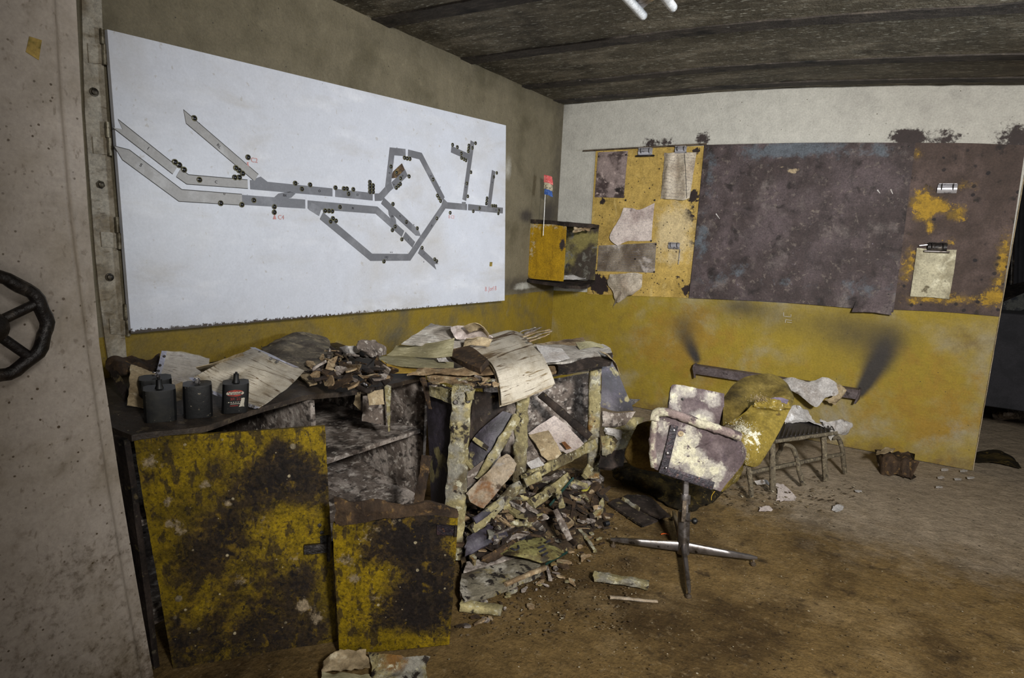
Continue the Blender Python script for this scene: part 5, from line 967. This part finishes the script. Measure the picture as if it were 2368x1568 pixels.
lathe('knob', at(1600, 1204, 2.75), at(1615, 1206, 2.75)-at(1600, 1204, 2.75), [(.004, 0), (.011, .003), (.0145, .010), (.0145, .016), (.009, .023), (.001, .025)], m_bat, ch, 14)
hubp = at(1580, 1264, 2.80)
for x, y, d_ in [(1414, 1247, .035), (1749, 1290, .035), (1594, 1368, .03), (1557, 1184, .035)]:
    tip = F(x, y, d_); root = V((hubp.x, hubp.y, hubp.z)); n_ = 12; vs = []; 
    dr_ = (tip-root).normalized(); sx = dr_.cross(V((0, 0, 1))).normalized()
    for k in range(n_+1):
        t = k/n_; c_ = root.lerp(tip, t); hh = .048*(1-t)+.019*t; ww = .024*(1-t)+.018*t
        if k == n_: hh *= .6; ww *= .6; c_ = c_+dr_*.004
        for a in range(10):
            th = 2*math.pi*a/10; ex = math.copysign(abs(math.cos(th))**.6, math.cos(th)); ez = math.copysign(abs(math.sin(th))**.6, math.sin(th))
            vs.append(c_+sx*ex*ww*.5+V((0, 0, 1))*ez*hh*.5)
    fs = [tuple(reversed(range(10))), tuple(n_*10+i for i in range(10))]
    for k in range(n_):
        for i in range(10): fs.append((k*10+i, k*10+(i+1) % 10, (k+1)*10+(i+1) % 10, (k+1)*10+i))
    nn = (vs[1]-vs[0]).cross(vs[10]-vs[0])
    if nn.dot(vs[0]-root) < 0: fs = [tuple(reversed(f)) for f in fs]
    lg_ = mk('star_leg', vs, fs, m_chromed, ch, 40)
    lathe('foot_glide', V((tip.x, tip.y, .0))-dr_.to_2d().to_3d()*.01, (0, 0, 1), [(.012, 0), (.012, .008), (.005, .012), (.005, .026)], m_brownsteel, lg_, 10)
# ================================================================ CANE BENCH
bn = thing('cane_stool', 'low grey dusty stool frame with black woven seat behind the chair', 'stool', (2.25, -1.0, 0))
def bl(name, *pts, r=.012): tube(name, [at(*p_) for p_ in pts], r, m_bench, bn, 8, 4, jit=.003)
dA, dB, dC, dD, dE = 3.43, 3.50, 3.64, 3.75, 3.90
bl('leg', (1725, 1062, dA), (1733, 1095, dA), (1738, 1149, dA), r=.014)
beam('leg', at(1785, 1020, dB), at(1787, 1134, dB), .030, .022, m_bench, bn, -CF, 14, .003)
bl('leg', (1812, 1027, dC), (1832, 1035, dC), (1843, 1062, dC), (1848, 1090, dC), (1857, 1121, dC), r=.014)
beam('leg', at(1904, 1001, dD), at(1909, 1112, dD), .030, .022, m_bench, bn, -CF, 14, .003)
bl('leg', (1924, 1013, dE), (1938, 1013, dE), (1948, 1040, dE), (1950, 1065, dE), (1954, 1094, dE), r=.014)
beam('stretcher', at(1729, 1094, dA), at(1951, 1049, dE), .020, .022, m_bench, bn, -CF, 20, .003)
bl('leg', (1800, 1015, 3.75), (1806, 1035, 3.8), (1797, 1055, 3.85), (1790, 1085, 3.9), r=.012)
beam('seat_rail', at(1790, 1021, dB-.02), at(1934, 1001, dD), .02, .022, m_bench, bn, -CF, 14, .003)
ws = ap('woven_seat', [[(1806, 981, 3.95), (1832, 972, 4.0), (1857, 971, 4.05), (1932, 994, 4.1)], [(1794, 1016, 3.50), (1830, 1012, 3.57), (1866, 1007, 3.65), (1934, 998, 3.80)]], m_weave, bn, .012, 10, .004, 8)
for k in range(14):
    u = (k+.5)/14; p0 = at(1806+u*122, 978-4*math.sin(u*2)+u*14, 3.95+u*.13); p1 = at(1794+u*140, 1014-u*17, 3.5+u*.28)
    tube('cane_strand', [p0+V((0, 0, .005)), p0.lerp(p1, .5)+V((0, 0, .005)), p1+V((0, 0, .005))], .004, m_weave, bn, 5, 3)
scrap('torn_paper', 'pale torn paper slumped over the back of the woven stool', 'paper', [[(1815, 940, 4.0), (1840, 935, 4.1), (1865, 950, 4.2)], [(1812, 968, 3.95), (1850, 962, 4.05), (1885, 975, 4.1)], [(1815, 985, 3.9), (1860, 978, 3.95), (1912, 993, 3.95)]], m_paperw, th=.002, amp=.014, rag=.008)
scrap('torn_paper', 'ragged white paper shape sticking up at the right stool corner', 'paper', [[(1900, 962, 4.1), (1915, 975, 4.1), (1928, 970, 4.1), (1952, 968, 4.2)], [(1895, 980, 4.0), (1915, 990, 4.05), (1935, 992, 4.1), (1975, 988, 4.2)], [(1900, 985, 3.95), (1918, 1000, 4.0), (1938, 1005, 4.1), (1950, 1005, 4.2)]], m_paperw, th=.002, amp=.02, rag=.014)
scrap('torn_paper', 'grey paper strip dangling at the right end of the stool seat', 'paper', [[(1918, 992, 3.78), (1936, 995, 3.8)], [(1914, 1010, 3.76), (1922, 1022, 3.76)]], m_paperg, th=.002, amp=.01, rag=.006)
def fp_(name, label, cat, rows, mat, z=.006, th=.003, n=6, amp=.006, rag=.006, grp=None, par=None, fr_=16):
    g = [[F(q[0], q[1], z+(q[2] if len(q) > 2 else 0)) for q in r] for r in rows]
    o = patch(name, g, mat, par, th, n, n, amp, fr_, rag, len(label or name), up=(0, 0, 1)); return tag(o, label, cat, grp) if label else o
fp_('paper_shreds', 'white curled paper under the left stool legs', 'paper', [[(1742, 1112, .02), (1770, 1108, .05), (1782, 1118, .02)], [(1750, 1122), (1775, 1122, .03), (1786, 1132)]], m_paperw, .01)
fp_('paper_shreds', 'spread of whitish paper shreds on the floor in front of the stool', 'paper', [[(1790, 1114), (1812, 1118), (1828, 1135)], [(1795, 1135), (1815, 1142), (1846, 1152)], [(1792, 1158), (1810, 1160), (1830, 1158)]], m_paperp, .006, rag=.02, amp=.004)
fp_('paper_shreds', 'small pale crumpled paper left of the shreds in front of the stool', 'paper', [[(1755, 1172), (1775, 1168), (1785, 1173)], [(1752, 1182), (1772, 1183), (1788, 1180)]], m_paperp, .006, rag=.01)
fp_('paper_shreds', 'pale frayed paper patch on the open floor right of the stool', 'paper', [[(1924, 1170), (1940, 1165), (1955, 1170)], [(1922, 1178), (1938, 1184), (1950, 1178)]], m_paperw, .006, rag=.012)
for x, y in [(2185, 1085), (2228, 1088), (2172, 1125), (2176, 1103), (2215, 1107), (1985, 1135), (2245, 1104)]:
    fp_('paper_flake', 'small white paper flake on the floor by the yellow wall end', 'paper', [[(x-11, y-2), (x, y-3), (x+10, y-1)], [(x-9, y+3), (x+1, y+4), (x+11, y+3)]], m_paperw, .005, .002, 4, .004, .008, 'white flakes by the wall end')
bx = beam('rotten_box', F(2034, 1066, .06), F(2112, 1076, .07), .15, .13, m_rot, None, (0, 0, 1), 14, .03, 1., 4); tag(bx, 'rotten brown box fragment at the foot of the yellow wall', 'box')
fp_('crumpled_paper', 'white crumpled paper under and before the rotten box fragment', 'paper', [[(2022, 1062, .03), (2050, 1072, .03), (2090, 1080, .03)], [(2030, 1078), (2060, 1090, .01), (2112, 1096)]], m_paperp, .012, amp=.015, rag=.012)
fp_('crumpled_paper', 'pale paper cap on top of the rotten box fragment', 'paper', [[(2025, 1045), (2050, 1036), (2072, 1036)], [(2025, 1056), (2048, 1050), (2065, 1048)]], m_papert, .13, amp=.012, rag=.008)
# ================================================================ FLOOR ITEMS
fp_('black_cloth', 'black crumpled cloth spread on the floor under the chair', 'cloth', [[(1412, 1085, .03), (1480, 1060, .06), (1560, 1070, .05), (1640, 1085, .04), (1700, 1100, .02)], [(1418, 1105, .04), (1490, 1105, .08), (1560, 1120, .05), (1630, 1130, .04), (1682, 1130, .02)], [(1440, 1118, .0), (1500, 1145, .0), (1560, 1175, .01), (1610, 1180, .0), (1655, 1160, .0)]], m_black2, .012, .008, 9, .02, .01)
fp_('dark_board', 'dark board with a cream streak on the floor left of the chair column', 'board', [[(1431, 1151), (1478, 1178), (1523, 1203)], [(1405, 1162), (1445, 1190), (1486, 1216)]], m_darkwood, .012, .01, 6, .003, .003)
fp_('dark_board', 'dark board lying just behind the cream-streaked one', 'board', [[(1450, 1143), (1500, 1148), (1550, 1192)], [(1436, 1150), (1480, 1176), (1525, 1198)]], m_darkwood, .02, .01, 6, .003, .003)
stick('mould_streak', 'cream mould ridge along the dark floor board', 'mould', 1440, 1153, F(1440, 1153).x*0+(F(1440, 1153, .02)-CAM).dot(CF), 1478, 1178, (F(1478, 1178, .02)-CAM).dot(CF), 9, .006, m_cream, jit=.006)
def fs_(name, label, cat, x0, y0, x1, y1, wpx, h, mat, z=.012, jit=.004, n=12, taper=1., grp=None):
    a, b = F(x0, y0, z), F(x1, y1, z); d_ = ((a+b)/2-CAM).dot(CF); ww = wpx*d_/FPX*1.7 if abs(y1-y0) < abs(x1-x0) else wpx*d_/FPX
    o = beam(name, a, b, ww, h, mat, None, (0, 0, 1), n, jit, taper, len(label)); return tag(o, label, cat, grp)
fs_('broken_batten', 'cream and green mouldy batten alone on the floor before the chair', 'batten', 1373, 1332, 1500, 1352, 14, .025, m_cream, .016, .008)
fs_('wood_splinter', 'thin tan splinter on the floor nearest the camera', 'splinter', 1410, 1381, 1521, 1391, 5, .010, m_pinkish, .006, .003, 10, .7)
fs_('broken_batten', 'short cream boxed batten near the bottom of the yellow door', 'batten', 1066, 1400, 1160, 1412, 14, .03, m_cream, .018, .004)
fs_('wood_splinter', 'tan and yellow stick right of the debris heap', 'splinter', 1355, 1190, 1410, 1197, 5, .012, m_pinkish, .012, .003)
fs_('wood_splinter', 'pinkish rounded strip on the edge of the big mouldy floor board', 'splinter', 1168, 1352, 1260, 1312, 7, .014, m_tan, .05, .003)
fs_('wood_splinter', 'grey bent splinter right of the big mouldy floor board', 'splinter', 1262, 1312, 1274, 1342, 9, .010, m_moldwood, .012, .004)
fs_('wood_splinter', 'cream ribbed splinter lying right of the yellow printed board', 'splinter', 1341, 1225, 1376, 1276, 9, .010, m_cream, .012, .005)
fp_('mouldy_board', 'big grey mould-bloomed board flat on the floor by the yellow door', 'board', [[(1066, 1325), (1150, 1300), (1235, 1278)], [(1062, 1360), (1160, 1332), (1246, 1298)], [(1072, 1388), (1165, 1358), (1256, 1318)]], M('bloomed_board', '6e6757', [('n', '3d3428', 5, .45, .58), ('n', '9d978a', 9, .49, .6), ('n', '7a6c3c', 7, .57, .66), ('n', '1e1712', 22, .55, .62)], .85, ((30, .6),)), .045, .025, 8, .006, .004)
fp_('mouldy_board', 'narrow brown board behind the big mould-bloomed one', 'board', [[(1078, 1300), (1130, 1288), (1200, 1270)], [(1070, 1322), (1140, 1305), (1215, 1280)]], m_moldwood, .05, .015, 7, .006, .004)
po = thing('printed_board', 'yellow printed board with black marks tilted on the debris heap', 'board', F(1225, 1280, .05))
fp_('panel', None, None, [[(1145, 1279, 0), (1190, 1256, .02), (1240, 1231, .0)], [(1185, 1285, .02), (1225, 1275, .03), (1275, 1256, .01)], [(1255, 1303, .0), (1285, 1292, .01), (1310, 1278, 0)]], m_poster, .07, .004, 7, .004, .004, par=po)
for pts in [[(1183, 1268), (1192, 1272), (1200, 1268), (1198, 1262)], [(1243, 1268), (1258, 1262)], [(1247, 1277), (1262, 1269)], [(1262, 1255), (1272, 1250)], [(1205, 1248), (1222, 1240)], [(1254, 1285), (1266, 1278)]]:
    tube('printed_mark', [F(x, y, .097) for x, y in pts], .0045, m_ink, po, 5, 3)
beam('edge_strip', F(1262, 1305, .07), F(1312, 1277, .07), .004, .010, m_green, po)
lathe('rubber_stopper', F(1399, 1212, .012), F(1409, 1209, .014)-F(1399, 1212, .012), [(.012, 0), (.013, .004), (.013, .022), (.006, .023)], m_blackrub, None, 14); tag(bpy.data.objects['rubber_stopper'], 'small black rubber cap on the floor left of the chair base', 'cap')
tube('orange_ring', [F(1537+9*math.cos(k), 1237+3*math.sin(k), .006) for k in (3.6, 4.2, 4.9, 5.6, 6.2)], .0025, m_orange, None, 6, 3); tag(bpy.data.objects['orange_ring'], 'bright orange plastic bit behind the left chair leg', 'ring')
fp_('lemon_mould', 'bright lemon-yellow mould patch on the debris heap', 'mould', [[(1341, 1135), (1358, 1124), (1366, 1124)], [(1345, 1145), (1352, 1142), (1362, 1130)]], m_lemon, .06, .006, 6, .012, .008)
for lab, rows, mt in [('crumpled tan cardboard at the bottom of the big leaning door', [[(742, 1530, .03), (790, 1498, .05), (850, 1500, .04)], [(745, 1560, .01), (800, 1552, .02), (860, 1550, .02)]], m_papert),
                      ('brown crumpled sheet on the floor below the smaller door', [[(850, 1508, .03), (920, 1512, .05), (1000, 1515, .02)], [(855, 1552, .01), (930, 1555, .02), (990, 1545, .01)], [(840, 1590, .01), (930, 1600, .02), (1000, 1590, .01)]], m_cream),
                      ('dark stained paper at the lower frame edge near the doors', [[(740, 1556, .02), (800, 1556, .02), (860, 1560, .02)], [(735, 1600, 0), (800, 1600, 0), (870, 1600, 0)]], m_papero)]:
    fp_('cardboard_scrap', lab, 'cardboard', rows, mt, .012, .003, 8, .014, .008)
# mound under the heap
hp = [(1020, 1200, .02), (1100, 1160, .10), (1200, 1120, .14), (1290, 1110, .08), (1370, 1100, .02)]
g = [[F(1030, 1210, .0), F(1110, 1150, .05), F(1210, 1100, .06), F(1300, 1085, .04), F(1390, 1080, 0)], [F(1062, 1240, .04), F(1120, 1195, .15), F(1210, 1160, .16), F(1300, 1140, .09), F(1395, 1120, .0)], [F(1066, 1290, .03), F(1130, 1240, .10), F(1215, 1215, .10), F(1310, 1190, .05), F(1400, 1170, .0)], [F(1068, 1330, 0), F(1140, 1300, .03), F(1230, 1280, .03), F(1320, 1250, .01), F(1400, 1210, 0)], [F(1075, 1350, -.02), F(1150, 1340, -.02), F(1240, 1330, -.02), F(1320, 1290, -.02), F(1400, 1240, -.02)]]
mo = patch('debris_mound', g, M('dark_rubble', '33271a', [('n', '59482f', 16, .48, .62), ('n', '1a130d', 9, .5, .66), ('n', '8a7c55', 40, .60, .68)], .9, ((30, 1.), (90, .9))), None, .02, 16, 12, .022, 16, 0, 5, up=(0, 0, 1)); tag(mo, 'dark damp mound of rubble under the splintered heap by the desk', 'rubble', None, 'stuff')
# chips
def chip_mesh(name, lx, wy, tz, mat, sd):
    random.seed(sd); vs = []; n = 4
    for k in range(n+1):
        x = (k/n-.5)*lx; w0 = wy*(.5+.2*random.uniform(-1, 1)); zz = random.uniform(-.25, .25)*tz; e = .35 if k in (0, n) else 1
        vs += [V((x+random.uniform(-.08, .08)*lx/n, -w0*e, -tz/2+zz)), V((x, w0*e*random.uniform(.7, 1), -tz/2+zz)), V((x, w0*e*.95, tz/2+zz)), V((x, -w0*e*.9, tz/2+zz))]
    fs = [(0, 3, 2, 1), tuple(n*4+i for i in range(4))]
    for k in range(n):
        for i in range(4): a = k*4+i; b = k*4+(i+1) % 4; fs.append((a, b, b+4, a+4))
    fs = [tuple(reversed(f)) for f in fs]
    o = mk(name, vs, fs, mat, None, 20); return o
def inpoly(x, y, P_):
    c_ = False; j = len(P_)-1
    for i in range(len(P_)):
        xi, yi = P_[i]; xj, yj = P_[j]
        if (yi > y) != (yj > y) and x < (xj-xi)*(y-yi)/(yj-yi)+xi: c_ = not c_
        j = i
    return c_
MN = {'cream_mould': 'cream mould-crusted', 'tan_scrap_wood': 'tan', 'rotten_brown_wood': 'rusty brown', 'mould_grey_wood': 'mottled grey', 'pinkish_swollen_board': 'pale pinkish', 'wet_dark_wood': 'blackened wet', 'tan_stained_paper': 'stained card'}
def scatter(protos, poly, n, hf, label, cat, grp, smin, smax, tilt=.4, sd=1):
    rng_ = random.Random(sd); xs = [p[0] for p in poly]; yy = [p[1] for p in poly]; k = 0
    while k < n:
        x, y = rng_.uniform(min(xs), max(xs)), rng_.uniform(min(yy), max(yy))
        if not inpoly(x, y, poly): continue
        p = rng_.choice(protos)
        if not p.get('used'): o = p; p['used'] = 1
        else: o = p.copy(); COL.objects.link(o)
        o.location = hf(x, y, rng_); s = rng_.uniform(smin, smax); o.scale = (s, s*rng_.uniform(.7, 1.2), s)
        o.rotation_euler = (rng_.gauss(0, tilt), rng_.gauss(0, tilt*.6), rng_.uniform(0, 6.28)); tag(o, label.replace('#', MN.get(p.data.materials[0].name, 'brown')), cat, grp); k += 1
    for p in protos:
        if not p.get('used'): bpy.data.objects.remove(p)
        else: del p['used']
def protos(nm, mats, dims, sd):
    out = []
    for i, mt in enumerate(mats):
        for j, (a, b, c_) in enumerate(dims): o = chip_mesh(nm, a, b, c_, mt, sd+i*7+j); out.append(o)
    return out
from mathutils.bvhtree import BVHTree
bvh = BVHTree.FromPolygons([v.co+WL[mo.name] for v in mo.data.vertices], [p.vertices[:] for p in mo.data.polygons])
def heap(x, y, r_):
    hit = bvh.ray_cast(CAM, ray(x, y).normalized())[0]; q = F(x, y, .008)
    if hit is not None and (hit-CAM).length < (q-CAM).length: q = hit
    return q+V((0, 0, r_.uniform(.0, .03)))
for lab, rows, mt in [('blackened veneer slab low in the heap beside the thick post', [[(1075, 1240, .14), (1120, 1215, .16), (1165, 1190, .16)], [(1072, 1290, .08), (1130, 1265, .10), (1180, 1240, .10)]], m_inky),
                      ('wet dark slab tilted in the middle of the debris heap', [[(1160, 1180, .16), (1200, 1170, .18), (1240, 1160, .16)], [(1170, 1225, .10), (1215, 1215, .10), (1255, 1200, .10)]], m_darkwood),
                      ('brown rotten slab at the right side of the debris heap', [[(1285, 1135, .07), (1330, 1120, .07), (1375, 1130, .04)], [(1275, 1190, .05), (1330, 1185, .05), (1395, 1165, .02)]], m_rot),
                      ('mottled grey drawer bottom under the sloping batten', [[(1235, 1110, .12), (1275, 1095, .13), (1305, 1085, .12)], [(1245, 1150, .08), (1285, 1130, .09), (1320, 1115, .08)]], m_moldwood),
                      ('dark slab behind the yellow printed board', [[(1110, 1290, .08), (1170, 1255, .10), (1230, 1225, .08)], [(1125, 1305, .06), (1180, 1280, .07), (1240, 1245, .06)]], m_rot)]:
    fp_('rotten_slab', lab, 'slab', rows, mt, .0, .012, 8, .012, .012)
heap_poly = [(1072, 1180), (1130, 1140), (1210, 1100), (1290, 1110), (1370, 1105), (1400, 1150), (1390, 1200), (1330, 1240), (1290, 1262), (1180, 1250), (1110, 1290), (1070, 1300)]
PM = [m_cream, m_rot, m_darkwood, m_tan, m_rot, m_darkwood, m_moldwood]
random.seed(3)
scatter(protos('wood_fragment', PM, [(.16, .024, .012), (.11, .05, .006), (.07, .03, .018)], 10), heap_poly, 230, heap, '# splintered wood fragment in the heap under the desk', 'fragment', 'splintered fragments in the heap below the desk', .6, 1.25, .35, 11)
out_poly = [(1070, 1300), (1180, 1260), (1300, 1240), (1400, 1180), (1440, 1230), (1380, 1300), (1330, 1360), (1250, 1400), (1120, 1440), (1060, 1460)]
scatter(protos('wood_chip', [m_tan, m_cream, m_moldwood, m_rot], [(.05, .018, .006), (.03, .02, .004)], 40), out_poly, 90, lambda x, y, r_: F(x, y, .006), 'small # wood chip scattered on the dirt floor before the debris heap', 'chip', 'small chips strewn on the floor before the heap', .5, 1.3, .1, 12)
top_poly = [(712, 850), (745, 815), (790, 805), (850, 815), (900, 850), (885, 880), (800, 898), (745, 890)]
scatter(protos('wood_scrap', [m_tan, m_moldwood, m_darkwood, m_rot], [(.10, .035, .006), (.06, .04, .008), (.08, .016, .01)], 60), top_poly, 110, lambda x, y, r_: T(x, y, .01+.075*r_.random()*clamp((905-y)/60)), 'small # curled scrap in the heap on the worktop', 'scrap', 'curled wood scraps heaped on the worktop', .6, 1.2, .45, 13)
edge_poly = [(985, 868), (1090, 878), (1160, 868), (1160, 888), (1085, 905), (1000, 895)]
scatter(protos('bark_flake', [m_tan, m_cream, m_moldwood], [(.06, .02, .006), (.04, .03, .008)], 80), edge_poly, 24, lambda x, y, r_: at(x, y, 2.60+.05*r_.random()), 'peeling # wood flake on the rotten front edge of the desk top', 'flake', 'peeling flakes along the desk edge', .5, 1.1, .4, 14)
# crumbs: one object, uncountable
rng_ = random.Random(5); vs = []; fs = []
def crumb(q, s, fl_=.4):
    b = len(vs); a0 = rng_.uniform(0, 6.28)
    for k in range(4):
        a = a0+k*1.57+rng_.uniform(-.4, .4); vs.append(q+V((math.cos(a)*s*rng_.uniform(.5, 1.3), math.sin(a)*s, rng_.uniform(0, s*fl_))))
    vs.append(q+V((0, 0, s*.7*fl_+.001))); 
    for k in range(4): fs.append((b+k, b+(k+1) % 4, b+4))
for _ in range(1100):
    x, y = rng_.uniform(1060, 1460), rng_.uniform(1180, 1470)
    if x+(1500-y)*.0 < 1060: continue
    crumb(F(x, y, .004), rng_.choice([.002, .003, .004, .004, .007]))
for _ in range(700):
    x, y = rng_.uniform(1000, 2360), rng_.uniform(1085, 1560)
    crumb(F(x, y, .003), rng_.choice([.002, .003, .004]))
for _ in range(260):
    x, y = rng_.gauss(1810, 90), rng_.gauss(1140, 22)
    if y > 1085: crumb(F(x, y, .004), rng_.choice([.004, .006, .012]))
cr_ = mk('floor_crumbs', vs, fs, M('crumb_mix', '5e4f38', [('n', '3a2c1a', 9, .42, .56), ('n', '9b927e', 13, .56, .64)], .9, rnd=False), None, 0); tag(cr_, 'loose crumbs of rot, paper and dirt strewn over the floor', 'debris', None, 'stuff')
# ================================================================ CEILING LAMP
a, b = P(1487, 36, 2, 2.37), P(1445, -10, 2, 2.37); dv = (b-a).normalized()
fx = thing('fluorescent_lamp', 'unlit twin fluorescent tube fitting on the dark ceiling', 'lamp', a+dv*.5)
c0 = P(1556, 17, 2, 2.37)
tube('tube', [a, a+dv*1.2], .019, m_tubew, fx, 14, 1); tube('tube', [c0, c0+dv*1.2], .019, m_tubew, fx, 14, 1)
for q in (a, c0):
    lathe('tube_cap', q-dv*.002, -dv, [(.019, -.012), (.019, 0), (.015, .008), (.002, .010)], m_tubew, fx, 14)
mid = (a+c0)/2
patch('holder', [[a+dv*.05+V((0, 0, .0)), mid+dv*.05+V((0, 0, .03)), c0+dv*.05], [a+dv*.13, mid+dv*.13+V((0, 0, .03)), c0+dv*.13]], m_chrome, fx, .003, 4, 4)
beam('body', mid+dv*.02+V((0, 0, .075)), mid+dv*1.2+V((0, 0, .075)), .10, .06, m_farw, fx, (0, 0, 1), 4)
